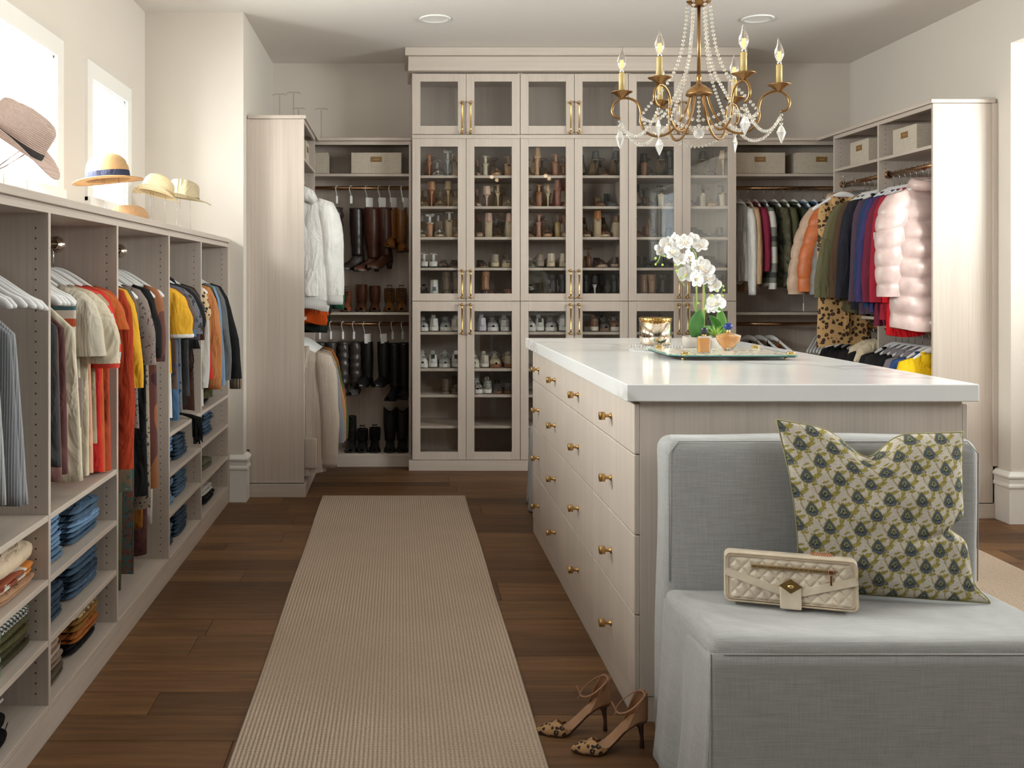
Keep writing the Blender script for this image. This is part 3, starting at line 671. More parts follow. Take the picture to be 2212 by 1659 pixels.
# section 2
S2 = [('tank', 3.19, F('char'), 'charcoal camisole hanging foremost in the second left section', dict(L=.55, cat='top', name='tank_top')),
 ('tank', 3.24, F('mauve'), 'brown racerback tank top beside the charcoal camisole', dict(L=.60, cat='top', name='tank_top', hw=.205, hem=.22)),
 ('tank', 3.29, F('maroon'), 'dark maroon satin camisole behind the brown racerback', dict(L=.58, cat='top', name='tank_top')),
 ('tank', 3.34, F('cream'), 'cream knit sleeveless top hanging in the second left section', dict(L=.62, cat='top', name='tank_top', hem=.24)),
 ('tee', 3.385, stripes([(0, (.70, .62, .52)), (.45, (.50, .08, .03)), (.62, (.66, .58, .5)), (.8, (.05, .12, .14))], 2, .16), 'cream blouse with rust red bands and a tan yoke', dict(L=.52, sl=.0, cat='blouse', name='patterned_blouse', hw=.22, trim=fabric((.55, .07, .02)))),
 ('tee', 3.44, fabric((.60, .54, .44)), 'oatmeal tee with a wide short sleeve', dict(L=.66, sl=.24, slr=.075, cat='t-shirt', name='tee_shirt', out=.045)),
 ('tee', 3.50, fabric((.63, .55, .42)), 'cream cotton tee with a turned sleeve edge', dict(L=.70, sl=.27, slr=.078, cat='t-shirt', name='tee_shirt', out=.07, hw=.212)),
 ('tee', 3.555, F('peach'), 'long peach tunic showing below the cream tee', dict(L=.80, cat='tunic', name='tunic', sl=.15, slr=.06)),
 ('tee', 3.61, fabric((.36, .30, .19)), 'khaki raglan tee with red and grey striped sleeve ends', dict(L=.60, sl=.30, slr=.07, cat='t-shirt', name='raglan_tee', lmat=stripes([(0, (.62, .05, .03)), (.3, (.5, .5, .52)), (.5, (.62, .05, .03)), (.7, (.36, .30, .19))], 2, .14), out=.07)),
 ('tee', 3.67, F('red'), 'bright red tee behind the khaki raglan', dict(L=.74, sl=.20, slr=.06, cat='t-shirt', name='tee_shirt')),
 ('tee', 3.72, fabric((.50, .12, .03)), 'burnt orange tee last in the second left section', dict(L=.76, sl=.16, slr=.065, cat='t-shirt', name='tee_shirt', out=.06)),
 ('tee', 3.765, fabric((.42, .07, .03)), 'rust long top against the far divider of the second left section', dict(L=.78, sl=.14, slr=.05, cat='t-shirt', name='tee_shirt'))]
# section 3: tops over long pieces
S3 = [('blouse', 3.935, F('rust', sheen=.5), 'rust red blouse with a full gathered sleeve, foremost in the long-hang section', dict(L=.60, sl=.74, slr=.070, cat='blouse', hw=.20, hem=.2)),
 ('trousers', 3.975, F('white'), 'long white trousers under the rust blouse', dict(L=1.03, cat='trousers', ht=.03)),
 ('tee', 4.02, F('mustard'), 'mustard top with a pompom-trimmed sleeve', dict(L=.55, sl=.42, slr=.06, cat='top', name='pompom_top', out=.06)),
 ('dress', 4.07, camo([(.07, .08, .05), (.16, .10, .06), (.07, .10, .08), (.22, .17, .09)], 24), 'olive floral tunic dress with smocked hem', dict(L=.88, sl=.40, slr=.05, cat='dress')),
 ('trousers', 4.11, camo([(.06, .07, .04), (.12, .11, .06), (.03, .03, .02)], 10), 'olive camouflage trousers reaching nearly to the floor', dict(L=1.28, cat='trousers', ht=.03)),
 ('dress', 4.16, camo([(.015, .05, .05), (.14, .04, .025), (.03, .09, .085), (.06, .03, .03)], 60), 'long teal and rust floral dress', dict(L=1.24, cat='dress', hem=.20)),
 ('tee', 4.21, camo([(.08, .06, .06), (.24, .19, .17), (.12, .04, .05)], 55), 'paisley tunic with a loose short sleeve', dict(L=.62, sl=.34, slr=.065, cat='tunic', name='paisley_tunic', out=.06)),
 ('trousers', 4.26, F('navy'), 'navy blue trousers hanging lowest at mid section', dict(L=1.16, cat='trousers', ht=.03)),
 ('dress', 4.32, F('black'), 'black velvet dress with a short sleeve', dict(L=.92, sl=.32, slr=.06, cat='dress', out=.055)),
 ('dress', 4.37, camo([(.02, .02, .02), (.30, .24, .18), (.03, .02, .02)], 60), 'black speckled lace-hem dress', dict(L=.99, cat='dress', hem=.22)),
 ('trousers', 4.43, fabric((.42, .17, .03)), 'ochre trousers showing between the navy and brown pairs', dict(L=1.05, cat='trousers', ht=.03)),
 ('dress', 4.50, camo([(.06, .02, .03), (.14, .05, .04), (.32, .12, .05), (.05, .02, .03)], 5, (1, 1, .5)), 'long plum tie-dye dress', dict(L=.95, cat='dress', sl=.35, slr=.05)),
 ('trousers', 4.56, F('maroon'), 'long dark brown trousers farthest along', dict(L=1.22, cat='trousers', ht=.028)),
 ('trousers', 4.62, F('white'), 'white trousers against the far divider of the long-hang section', dict(L=1.10, cat='trousers', ht=.02))]
S4 = [('tee', 4.78, F('mustard'), 'mustard ringer tee with white sleeve edges', dict(L=.45, sl=.24, slr=.085, cat='t-shirt', name='ringer_tee', trim=F('white'), out=.06)),
 ('tee', 4.83, F('white'), 'white long tee under the mustard one', dict(L=.66, cat='t-shirt', name='tee_shirt', sl=.12, slr=.05)),
 ('tee', 4.88, camo([(.03, .04, .08), (.12, .07, .05), (.04, .06, .13)], 22), 'navy floral short-sleeve shirt', dict(L=.52, sl=.22, slr=.075, cat='shirt', name='floral_shirt', out=.055)),
 ('blouse', 4.93, F('denim'), 'blue chambray shirt in the fourth section', dict(L=.68, sl=.26, slr=.075, cat='shirt', name='denim_shirt', out=.05)),
 ('tee', 4.99, camo([(.05, .05, .06), (.14, .14, .16), (.03, .03, .04)], 26), 'washed charcoal tee with rolled sleeve', dict(L=.66, sl=.25, slr=.08, cat='t-shirt', name='tee_shirt', out=.06)),
 ('tee', 5.05, fabric((.07, .05, .06)), 'faded plum-grey tee in the fourth section', dict(L=.60, sl=.28, slr=.075, cat='t-shirt', name='tee_shirt', out=.06)),
 ('tee', 5.11, F('black'), 'plain black cotton tee in the fourth section', dict(L=.66, sl=.22, slr=.08, cat='t-shirt', name='tee_shirt', out=.06)),
 ('tee', 5.18, F('char'), 'charcoal black tee behind the cotton one', dict(L=.62, sl=.20, slr=.07, cat='t-shirt', name='tee_shirt', out=.05)),
 ('tee', 5.30, fabric((.05, .018, .012)), 'dark chocolate tee behind the black fringed shawl', dict(L=.72, sl=.30, slr=.06, cat='t-shirt', name='tee_shirt', out=.05))]
S5 = [('dress', 5.56, spots((.66, .48, .28), (.02, .015, .01), (.35, .2, .09), 40), 'leopard print tunic, foremost in the fifth section', dict(L=.56, cat='tunic', sl=.2, slr=.05)),
 ('sweater', 5.62, fabric((.58, .56, .54)), 'pale oatmeal long sweater beside the leopard tunic', dict(L=.70, sl=.60, slr=.055, cat='sweater', out=.03)),
 ('tee', 5.68, F('red'), 'scarlet tee in the fifth section', dict(L=.55, sl=.0, cat='t-shirt', name='tee_shirt', hem=.25)),
 ('sweater', 5.75, fabric((.55, .22, .08)), 'orange sweatshirt with ribbed hem', dict(L=.50, sl=.56, slr=.068, cat='sweatshirt', name='sweatshirt', trim=knit((.55, .22, .08), 0, .006), out=.055)),
 ('blouse', 5.81, F('olive'), 'olive shirt showing under the orange sweatshirt', dict(L=.68, sl=.60, slr=.05, cat='shirt', name='olive_shirt')),
 ('sweater', 5.87, F('black'), 'black sweater behind the orange sweatshirt', dict(L=.58, sl=.60, slr=.06, cat='sweater', out=.05)),
 ('blouse', 5.94, F('ldenim'), 'light blue denim shirt in the fifth section', dict(L=.58, sl=.62, slr=.058, cat='shirt', name='denim_shirt', out=.06)),
 ('sweater', 6.02, fabric((.14, .15, .16)), 'heather grey sweater beyond the denim shirt', dict(L=.58, sl=.60, slr=.068, cat='sweater', out=.075)),
 ('jacket', 6.14, F('black'), 'black jacket with a plaid lining, farthest in the left wall unit', dict(L=.55, sl=.60, slr=.055, cat='jacket', out=.13, trim=stripes([(0, (.02, .02, .02)), (.4, (.35, .22, .12)), (.6, (.02, .02, .02)), (.85, (.5, .4, .3))], 0, .02)))]
for SS in (S2, S3, S4, S5):
    for kd, y, mt, lab, kw in SS:
        kw = dict(kw)
        if SS is not S3: kw['L'] = min(kw.get('L', .62), .705)
        else: kw['L'] = min(kw.get('L', .62), 1.25 if kd == 'trousers' else 1.29)
        sl = kw.pop('sl', None); kd2 = kd
        lg(kd, y, mt, lab, sl=sl or None, **kw)
for k, y in enumerate((3.16, 3.215, 3.265, 3.315)): hanger((LR+.02, y, ZR-.002*k), rnd.uniform(-.08, .08), ['foremost', 'second', 'third', 'fourth'][k]+' bare white hanger in front of the second-section clothes', LG)
# shawl with fringe
t = thing('fringed_shawl', 'black shawl with long fringe hanging over the shelf edge', 'shawl', (LR, 5.24, ZR), 0)
hanger((LR, 5.24, ZR), 0, 'white hanger holding the black fringed shawl', LG)
m = MB(); f = fold_fn(5); m.loft([ring2(.02+.03*q, 0, -.085-.42*q, .05+.17*q**.5, .028, 30, f, 5, q, .008) for q in [i/9 for i in range(10)]]); m.obj('shawl_body', F('black'), t)
m = MB()
for k in range(46):
    x = -.17+.40*k/45; z = -.50; l = rnd.uniform(.10, .15); m.tube([(x, -.02, z), (x+rnd.uniform(-.01, .01), -.024, z-l*.5), (x+rnd.uniform(-.015, .02), -.02, z-l)], .0028, 4)
for k in range(30):
    x = .16+.05*rnd.random(); m.tube([(x-.1, -.03+.08*rnd.random(), -.828), (x+.02, -.03, -.84), (x+.07, -.03+.04*rnd.random(), -.86), (x+.075, -.03+.04*rnd.random(), -.93-rnd.uniform(0, .07))], .003, 4)
o = m.obj('fringe', F('black'), t); o['kind'] = 'stuff'
# price card on a string in section 2
t = thing('swing_tag', 'small printed swing tag hanging among the cream tops', 'tag', (-1.105, 3.40, 1.00))
box_obj('card', (-.026, .026, -.001, .001, -.085, .085), plain('tag_card', (.55, .45, .47), .6), t, 0)
MB().box(-.008, .016, -.0016, -.0011, -.06, .05).obj('printed_picture', plain('tag_print', (.35, .12, .08), .6), t); MB().cyl((0, 0, .085), (.004, 0, .18), .0008, n=5).obj('string', HOLE, t)
# ================================================================ left side unit: hoodie above, cardigan below
LU = 'clothes hanging in the left alcove side unit'
def su(kind, x, y, z, mat, label, **k): return garment(kind, mat, (x, y, z+.025), rnd.uniform(-.05, .05), label, LU, **k)
su('hoodie', -.685, 6.645, 2.09, fabric((.74, .73, .72)), 'white hooded sweatshirt hanging in the left side unit', L=.70, hw=.225, hem=.235, ht=.04, sl=.66, slr=.082, out=.06, trim=knit((.74, .73, .72), 0, .006), pocket=True, cat='hoodie', hlab='white hanger inside the white hooded sweatshirt')
for y, c, lab, L, o in ((6.74, (.68, .10, .015), 'bright orange sweater showing below the white hoodie', .79, .03), (6.80, (.02, .03, .025), 'black green sweater low behind the orange one', .84, .06), (6.92, (.03, .12, .07), 'forest green sweatshirt behind the white hoodie', .66, .15), (7.02, (.03, .03, .035), 'black sweater deep behind the forest green one', .80, .03), (7.14, (.30, .27, .22), 'taupe sweater last on the upper rod of the left side unit', .72, .05)):
    su('sweater', -.69, y, 2.09, fabric(c), lab, L=L, sl=.70, slr=.062, out=max(.0, o-.07), trim=knit(c, 0, .006), cat='sweater', hlab='white hanger of the '+lab.split(' showing')[0].split(' low')[0].split(' behind')[0].split(' deep')[0].split(' last')[0])
su('cardigan', -.685, 6.62, 1.07, knit((.58, .49, .42), 0, .009, .5), 'long oatmeal ribbed cardigan with patch pocket nearly touching the floor', L=.83, hw=.215, hem=.21, ht=.04, sl=.72, slr=.080, out=.035, trim=knit((.60, .51, .44), 0, .007, .7), pocket=True, cat='cardigan', hlab='white hanger inside the long oatmeal cardigan')
for y, c, lab, L, o in ((6.70, (.62, .46, .28), 'camel knit cardigan behind the oatmeal one', .80, .115), (6.78, (.60, .42, .27), 'peach tan sweater between the camel cardigan and the blue grey one', .70, .13), (6.87, (.26, .28, .33), 'blue grey sweater on the lower left side rod', .68, .16), (6.96, (.50, .25, .12), 'copper sweater behind the blue grey one', .66, .17), (7.06, (.09, .12, .05), 'moss green sweater on the lower left side rod', .60, .18), (7.16, (.45, .12, .03), 'rust orange sweater last on the lower left side rod', .70, .17)):
    su('sweater', -.69, y, 1.07, knit(c, 0, .008, .4), lab, L=L, sl=.66, slr=.058, out=max(.0, o-.07), cat='sweater', hlab='white hanger of the '+lab.split(' behind')[0].split(' between')[0].split(' on')[0].split(' last')[0])
# ================================================================ right: coats seen edge-on in the back corner closet
YR2 = 7.70
RB = 'jackets hanging in the back corner closet'
xs = lambda px: (px-860)*7.62/2150
BC = [(1604, 'blouse', F('white'), 'white button shirt with a turned-back cuff hanging next to the shoe cabinet', .60, .62, F('white')),
 (1622, 'blouse', F('tan'), 'tan shirt beside the white one in the corner closet', .66, .60, None),
 (1637, 'blouse', F('burg'), 'dark red shirt hanging in the corner closet', .52, .5, None),
 (1657, 'jacket', stripes([(0, (.62, .60, .56)), (.45, (.16, .17, .14)), (.6, (.05, .05, .05)), (.75, (.2, .2, .18))], 2, .27), 'white and grey wide-striped flannel jacket', .62, .64, None),
 (1679, 'jacket', camo([(.02, .02, .02), (.07, .065, .035), (.11, .10, .06), (.03, .035, .02)], 12), 'dark camouflage jacket with a snap hem', .62, .62, None),
 (1700, 'jacket', fabric((.09, .09, .045)), 'olive field jacket left of the dark green one', .60, .60, None),
 (1721, 'jacket', fabric((.035, .045, .025)), 'dark green jacket in the corner closet', .60, .60, None),
 (1743, 'jacket', fabric((.10, .18, .28)), 'faded blue denim jacket', .60, .62, None),
 (1766, 'jacket', fabric((.04, .09, .22)), 'deep blue denim jacket', .56, .58, None),
 (1788, 'jacket', fabric((.05, .09, .16)), 'dark indigo jacket beside the beige puffer', .56, .56, None),
 (1815, 'jacket', fabric((.04, .04, .045)), 'charcoal jacket deep in the corner', .56, .56, None),
 (1834, 'jacket', F('black'), 'black jacket with a white paper tag in the corner', .56, .56, None)]
for px, kd, mt, lab, L, sl, tr in BC:
    garment(kd, mt, (xs(px), YR2, 2.128), R90+rnd.uniform(-.1, .1), lab, RB, L=L, sl=sl, slr=.072, out=.03, trim=tr, ht=.034, hw=.20, hem=.20, cat='jacket' if kd == 'jacket' else 'shirt', hlab='white hanger of the '+lab.split(' in the')[0].split(' hanging')[0].split(' with')[0])
# ================================================================ right side unit: puffers and jackets, seen from their faces
RU = 'coats hanging in the right side unit'
XRR = 3.25
def ru(kind, y, mat, label, z=2.115, **k):
    k.setdefault('cat', 'jacket'); return garment(kind, mat, (XRR-k.pop('dx', .0), y, z), rnd.uniform(-.05, .05), label, RU, hlab='white hanger of the '+' '.join(label.split()[:12]), **k)
def shiny(c, r=.38):
    m = leather(c, r); return m
ru('puffer', 6.06, shiny((.62, .47, .45), .33), 'shiny pale pink quilted puffer coat with a high collar', L=.86, hw=.22, hem=.24, ht=.085, sl=.66, slr=.105, out=.055, quilt=.115, dx=.02, name='puffer_coat')
RJ = [(6.16, 'jacket', (.62, .01, .018), 'bright red jacket next to the pink puffer', .90, .115, .10), (6.24, 'jacket', (.34, .02, .04), 'crimson jacket with a small white arm badge', .80, .15, .13), (6.31, 'jacket', (.16, .02, .045), 'burgundy jacket behind the crimson one', .84, .165, .13), (6.38, 'jacket', (.05, .04, .14), 'navy purple jacket in the right side unit', .76, .175, .13), (6.45, 'sweater', (.02, .05, .13), 'royal navy fleece in the right side unit', .74, .15, .12), (6.52, 'jacket', (.08, .05, .08), 'plum brown jacket against the middle divider', .80, .15, .12)]
for y, kd, c, lab, L, o, hw_ in RJ:
    g = ru(kd, y, fabric(c), lab, L=L, sl=.70, slr=.078, out=max(.01, o-.09), ht=.04, hw=.20, hem=.23, trim=None)
    if 'badge' in lab: MB().soft(-.290, -.262, -.049, -.043, -.40, -.355, .002, (2, 2, 2)).obj('arm_badge', F('white'), g)
RK = [(6.66, 'jacket', (.02, .02, .03), 'black navy jacket in the far right bay', .78, .17), (6.72, 'sweater', (.09, .05, .03), 'brown corduroy jacket in the far right bay', .74, .18), (6.79, 'coat', (.10, .09, .045), 'olive wool coat in the far right bay', .78, .21), (6.86, 'coat', (.14, .13, .07), 'khaki olive coat beside the grey puffer', .70, .23)]
for y, kd, c, lab, L, o in RK: ru(kd, y, fabric(c), lab, L=L, sl=.68, slr=.078, out=max(.01, o-.09), ht=.04, hw=.21)
ru('puffer', 6.93, leather((.20, .19, .18), .5), 'grey quilted puffer jacket between the olive coat and the orange puffer', L=.72, ht=.055, sl=.66, slr=.08, out=.14, quilt=.12, name='puffer_jacket')
ru('coat', 6.88, spots((.52, .32, .14), (.03, .015, .008), (.30, .14, .05), 30), 'long leopard print fur coat hanging lowest in the far right bay', L=1.02, sl=.50, slr=.05, out=.02, ht=.035, hw=.15, hem=.19, name='fur_coat', dx=.17)
ru('puffer', 7.01, leather((.55, .14, .035), .45), 'burnt orange quilted puffer jacket', L=.62, ht=.075, sl=.64, slr=.100, out=.13, quilt=.135, name='puffer_jacket', dx=.05)
ru('puffer', 7.11, leather((.54, .38, .28), .5), 'beige tan quilted puffer jacket next to the orange one', L=.66, ht=.075, sl=.66, slr=.098, out=.15, quilt=.13, name='puffer_jacket', dx=.07)
# lower right rods
RL = [(6.02, (.78, .50, .01), 'yellow fleece jacket on the lower right rod', .04), (6.09, (.03, .07, .20), 'royal blue jacket behind the yellow fleece', .05), (6.17, (.20, .18, .20), 'grey marled sweater with a high neck on the lower right rod', .07), (6.26, (.012, .012, .014), 'black blazer, first behind the grey marled sweater', .06), (6.34, (.014, .013, .013), 'black blazer, second behind the grey marled sweater', .06), (6.42, (.02, .02, .022), 'black blazer, third behind the grey marled sweater', .06), (6.50, (.013, .013, .015), 'black blazer beside the middle divider on the lower rod', .06), (6.70, (.012, .012, .012), 'black coat with a cream fur collar, nearer one', .08), (6.80, (.015, .014, .015), 'black coat with a cream fur collar, farther one', .08), (6.90, (.012, .011, .012), 'black cardigan on the lower rod of the far right bay', .08), (7.00, (.016, .015, .016), 'black cape on the lower rod of the far right bay', .08), (7.10, (.012, .012, .012), 'black coat farthest along the lower right rod', .10)]
for y, c, lab, o in RL:
    g = ru('jacket', y, fabric(c), lab, z=1.10, L=.60, sl=.58, slr=.07, out=max(.0, o-.05), ht=.038, hw=.205, trim=None)
    if 'fur collar' in lab:
        m = MB(); m.tube([(.10, 0, -.10), (.04, .02, -.07), (-.06, 0, -.09), (-.14, -.02, -.13), (-.19, -.03, -.19)], [.03, .04, .045, .045, .02], 10); m.obj('fur_collar', fabric((.68, .58, .42)), g, 'cream fluffy fur collar')
    if 'grey marled' in lab: MB().tube([(.07, 0, -.10), (-.03, -.02, -.085), (-.10, -.03, -.11), (-.15, -.03, -.17)], [.03, .035, .035, .02], 10).obj('high_neck', fabric((.22, .2, .22)), g)
# back corner closet, lower rod
for px, c, lab in ((1625, (.06, .06, .07), 'charcoal blouse on the lower corner rod'), (1648, (.012, .012, .012), 'black camisole on the lower corner rod'), (1672, (.35, .12, .03), 'rust brown camisole on the lower corner rod')):
    garment('tank', fabric(c), (xs(px), YR2, 1.078), R90+.5, lab, 'tops on the lower corner rod', L=.5, cat='top', name='tank_top', hlab='white hanger of the '+lab.split(' on')[0])
for k in range(9): hanger((xs(1775+7*k), YR2, 1.078), R90-.75, 'empty white wooden hanger bunched on the lower corner rod', 'empty hangers bunched on the lower corner rod')
for k in range(5): hanger((XRR, 7.165+.018*k, 1.10-.001*k), .05*k, 'empty white wooden hanger at the far end of the lower right rod', 'empty hangers at the far end of the lower right rod')
t = thing('swing_tag', 'small paper swing tag dangling below the beige puffer on a thread', 'tag', (x_at(1733, 7.1), 7.08, z_at(655, 7.1)))
MB().box(-.001, .001, -.006, .006, -.055, 0).obj('card', plain('paper', (.7, .7, .68), .6), t); MB().cyl((0, 0, 0), (.002, 0, .16), .0006, n=5).obj('string', WHITEP, t)
# ================================================================ linen boxes
def linen():
    m, nt, b = new('linen'); v1 = noise(nt, coords(nt, 'object', (18, 18, 420)), 1, 3); v2 = noise(nt, coords(nt, 'object', (300, 300, 22)), 1, 3)
    c = mixc(nt, .5, ramp(nt, v1, [(.3, (.40, .34, .27)), (.7, (.62, .55, .46))]), ramp(nt, v2, [(.3, (.42, .36, .29)), (.7, (.62, .56, .47))])); nt.links.new(c, b.inputs['Base Color']); b.inputs['Roughness'].default_value = .9; bump(nt, b, v1, .3, .001); return m
LIN = linen(); TAG = leather((.24, .13, .04), .5)
def linen_box(loc, rz, w, d, h, lab):
    t = thing('storage_box', lab, 'box', loc, rz, 'linen storage boxes on the top shelves')
    m = MB(); th = .004
    m.box(-w/2, w/2, -d/2, -d/2+th, 0, h, .002); m.box(-w/2, w/2, d/2-th, d/2, 0, h, .002); m.box(-w/2, -w/2+th, -d/2, d/2, 0, h, .002); m.box(w/2-th, w/2, -d/2, d/2, 0, h, .002); m.box(-w/2, w/2, -d/2, d/2, 0, .004); m.obj('box_body', LIN, t)
    MB().box(-w/2+th, w/2-th, -d/2+th, d/2-th, h-.012, h-.008).obj('lid', LIN, t)
    tg = MB().box(-.042, .042, -d/2-.004, -d/2, h*.56, h*.80, .0015).obj('leather_label', TAG, t, 'brown leather label pull')
    MB().box(-.020, .020, -d/2-.0046, -d/2-.004, h*.665, h*.69).obj('embossed_line', leather((.42, .30, .14), .5), tg)
zb = 2.2265
linen_box((x_at(813, 7.6), 7.71, zb), 0, .385, .25, .162, 'linen box with a leather label, right one on the left closet top shelf')
linen_box((x_at(655, 7.6), 7.71, zb), 0, .385, .25, .162, 'linen box half hidden by the left side unit')
linen_box((-.79, 6.68, zb), R90, .25, .30, .162, 'linen box seen edge-on, nearer one in the left side unit'); linen_box((-.79, 7.03, zb), R90, .25, .30, .162, 'linen box seen edge-on, farther one in the left side unit')
linen_box((x_at(1640, 7.6), 7.71, zb), 0, .385, .25, .162, 'linen box next to the shoe cabinet on the right closet top shelf')
linen_box((x_at(1772, 7.6), 7.71, zb), 0, .385, .25, .162, 'linen box in the corner of the right closet top shelf')
linen_box((3.36, 6.93, zb), -R90, .28, .30, .162, 'linen box in the farther bay of the right side unit')
linen_box((3.36, 6.31, zb), -R90, .30, .30, .162, 'linen box in the nearer bay of the right side unit')
# ================================================================ folded clothes
def folded(loc, w, d, h, mat, seed, rz=0, layers=2, soft=1.0, dirx=1):
    """one folded garment: w along Y, d along X with the fold at +X, h high"""
    r = random.Random(seed); f = fold_fn(seed); m = MB(); n = 14; th = h/layers
    for L in range(layers):
        z0 = L*th; off = r.uniform(-.006, .006) if L else 0
        rings = []
        for i in range(n+1):
            u = i/n-.5; y = u*w; e = math.sqrt(max(.02, 1-(abs(u)*2)**9)); rr = []
            sag = .0016*soft*f(u*1.2, L*.2)
            fr = d/2+off+.0035*f(u*.7, .4+L*.3)
            for k in range(20):
                a = 2*math.pi*k/20; cx, cz = math.cos(a), math.sin(a)
                x = (abs(cx)**.35)*(1 if cx > 0 else -1)*fr; z = (abs(cz)**.7)*(1 if cz > 0 else -1)*th*.5*e
                x *= (1-.10*(abs(u)*2)**6); rr.append((x, y, z0+th*.5+z*1.0+sag*(L+.3)+.0018*soft*math.sin(x*17+seed)*(L > 0)))
            rings.append(rr)
        m.loft(rings)
    return m
def stack(x, y, z, items, w, d, lab, group, name='folded_jeans', cat='jeans', rz0=0):
    for k, (mt, h) in enumerate(items):
        s = int(abs(y*1000))+k*13+int(z*100)
        pos = ['bottom', 'second from the bottom', 'third from the bottom', 'fourth from the bottom', 'fifth from the bottom'][k] if k < len(items)-1 else 'top'
        if len(items) == 1: pos = 'only'
        t = thing(name, lab % pos, cat, (x+rnd.uniform(-.008, .008), y, z), rnd.uniform(-.025, .025)+rz0, group)
        folded(None, w*(1-.03*k), d, h, mt, s).obj('folded_cloth', mt, t)
        m = MB(); m.tube([(d/2-.012, -w/2*.96, h*.5), (d/2+.001, -w/2*.5, h*.5), (d/2+.001, w/2*.5, h*.5), (d/2-.012, w/2*.96, h*.5)], .0016, 5); m.obj('fold_seam', mt, t)
        z += h+.0005
    return z
def dn(k): return fabric(tuple(c*k for c in (.105, .18, .29)), var=.3, bmp=.4)
D1, D2, D3, D4, D5 = dn(1.7), dn(1.15), dn(.75), dn(.42), dn(.2)
JG = 'folded jeans stacked in the left wall unit'
XS = -1.285; JD = .32
stack(XS, 3.24, .497, [(D2, .035), (D1, .033), (D1, .034), (D1, .040)], .24, JD, 'light blue folded jeans, %s of the near stack, second-section upper shelf', JG)
stack(XS, 3.60, .497, [(D3, .038), (D1, .036), (D3, .048)], .33, JD, 'mid blue folded jeans, %s of the far stack, second-section upper shelf', JG)
stack(XS, 3.24, .306, [(D4, .036), (D4, .034), (D4, .040)], .24, JD, 'dark blue folded jeans, %s of the near stack, second-section middle shelf', JG)
stack(XS, 3.60, .306, [(D3, .040), (D4, .036), (D3, .050)], .33, JD, 'dark blue folded jeans, %s of the far stack, second-section middle shelf', JG)
PG = 'folded trousers and tops on the bottom of the left wall unit'
stack(XS, 3.24, .105, [(camo([(.03, .025, .015), (.09, .07, .04), (.04, .03, .02)], 16), .036), (fabric((.30, .22, .17)), .040), (fabric((.50, .38, .31)), .042)], .25, JD, 'folded soft trousers, %s of the near stack on the second-section floor', PG, 'folded_trousers', 'trousers')
stack(XS, 3.60, .105, [(F('black'), .042), (fabric((.40, .13, .03)), .036), (fabric((.33, .16, .04)), .040), (spots((.62, .48, .28), (.02, .015, .01), (.3, .18, .08), 40), .038)], .30, JD, 'folded top, %s of the colourful stack on the second-section floor', PG, 'folded_shirt', 'shirt')
stack(XS, 4.87, .501, [(D3, .034), (D1, .033), (D1, .033), (D1, .036)], .24, JD, 'light blue folded jeans, %s of the near stack, fourth-section upper shelf', JG)
stack(XS, 5.20, .501, [(D4, .036), (D4, .036), (D4, .038)], .28, JD, 'dark blue folded jeans, %s of the far stack, fourth-section upper shelf', JG)
stack(XS, 4.87, .309, [(D1, .032), (D1, .030), (D2, .030), (D1, .030), (D1, .032)], .24, JD, 'pale blue folded jeans, %s of the near stack, fourth-section middle shelf', JG)
stack(XS, 5.20, .309, [(dn(1.0), .034), (D3, .034), (D3, .036), (D3, .040)], .28, JD, 'grey blue folded jeans, %s of the far stack, fourth-section middle shelf', JG)
stack(XS, 4.87, .105, [(D4, .034), (D2, .034), (D2, .036)], .24, JD, 'mid blue folded jeans, %s of the near stack on the fourth-section floor', JG)
stack(XS, 5.20, .105, [(D4, .040), (D4, .038), (D4, .040)], .28, JD, 'navy folded jeans, %s of the far stack on the fourth-section floor', JG)
stack(XS, 5.86, .693, [(F('black'), .040), (F('maroon'), .036), (F('olive'), .028), (D4, .040)], .30, JD, 'folded bottoms, %s of the pile on the fifth-section top shelf', PG, 'folded_trousers', 'trousers')
stack(XS, 5.62, .506, [(D3, .036), (D4, .036), (D3, .036)], .22, JD, 'blue folded jeans, %s of the near stack, fifth-section shelf', JG)
stack(XS, 5.94, .506, [(D4, .038), (D3, .036), (D4, .036), (dn(.9), .040)], .28, JD, 'dark folded jeans, %s of the far stack, fifth-section shelf', JG)
stack(XS, 5.62, .105, [(fabric((.14, .14, .11)), .05), (fabric((.22, .21, .18)), .05)], .22, JD, 'grey olive folded knit, %s of the near pair on the fifth-section floor', PG, 'folded_knit', 'sweater')
stack(XS, 5.94, .105, [(F('black'), .045), (F('white'), .04)], .32, JD, 'folded tee, %s of the black and white pair on the fifth-section floor', PG, 'folded_tee', 't-shirt')
stack(XS, 5.94, .301, [(fabric((.16, .15, .11)), .05)], .26, JD, 'grey olive folded knit, %s one on the fifth-section middle shelf', PG, 'folded_knit', 'sweater')
# nearest section shelves
KG = 'folded knitwear in the nearest left section'
stack(XS, 2.92, .495, [(fabric((.42, .24, .14)), .030), (camo([(.62, .50, .30), (.60, .20, .03), (.66, .60, .52), (.30, .07, .03)], 9), .038)], .30, .34, 'folded scarf, %s of the pair under the cream tote', KG, 'folded_scarf', 'scarf')
stack(XS, 2.66, .495, [(fabric((.34, .28, .25)), .035), (F('white'), .03), (fabric((.55, .30, .17)), .03), (F('white'), .034)], .22, .34, 'folded knit, %s of the white and tan pile in the nearest section', KG, 'folded_knit', 'sweater')
t = thing('cream_tote', 'cream canvas tote folded on top of the scarves with its strap looped', 'bag', (XS, 2.90, .566), .05)
folded(None, .33, .36, .065, None, 5, layers=1, soft=2).obj('tote_body', fabric((.66, .52, .38)), t)
MB().tube([(.02, .02, .055), (.04, .05, .085), (.06, .09, .095), (.09, .12, .075), (.10, .13, .050)], .012, 8, flat=.4).obj('strap', fabric((.60, .40, .27)), t)
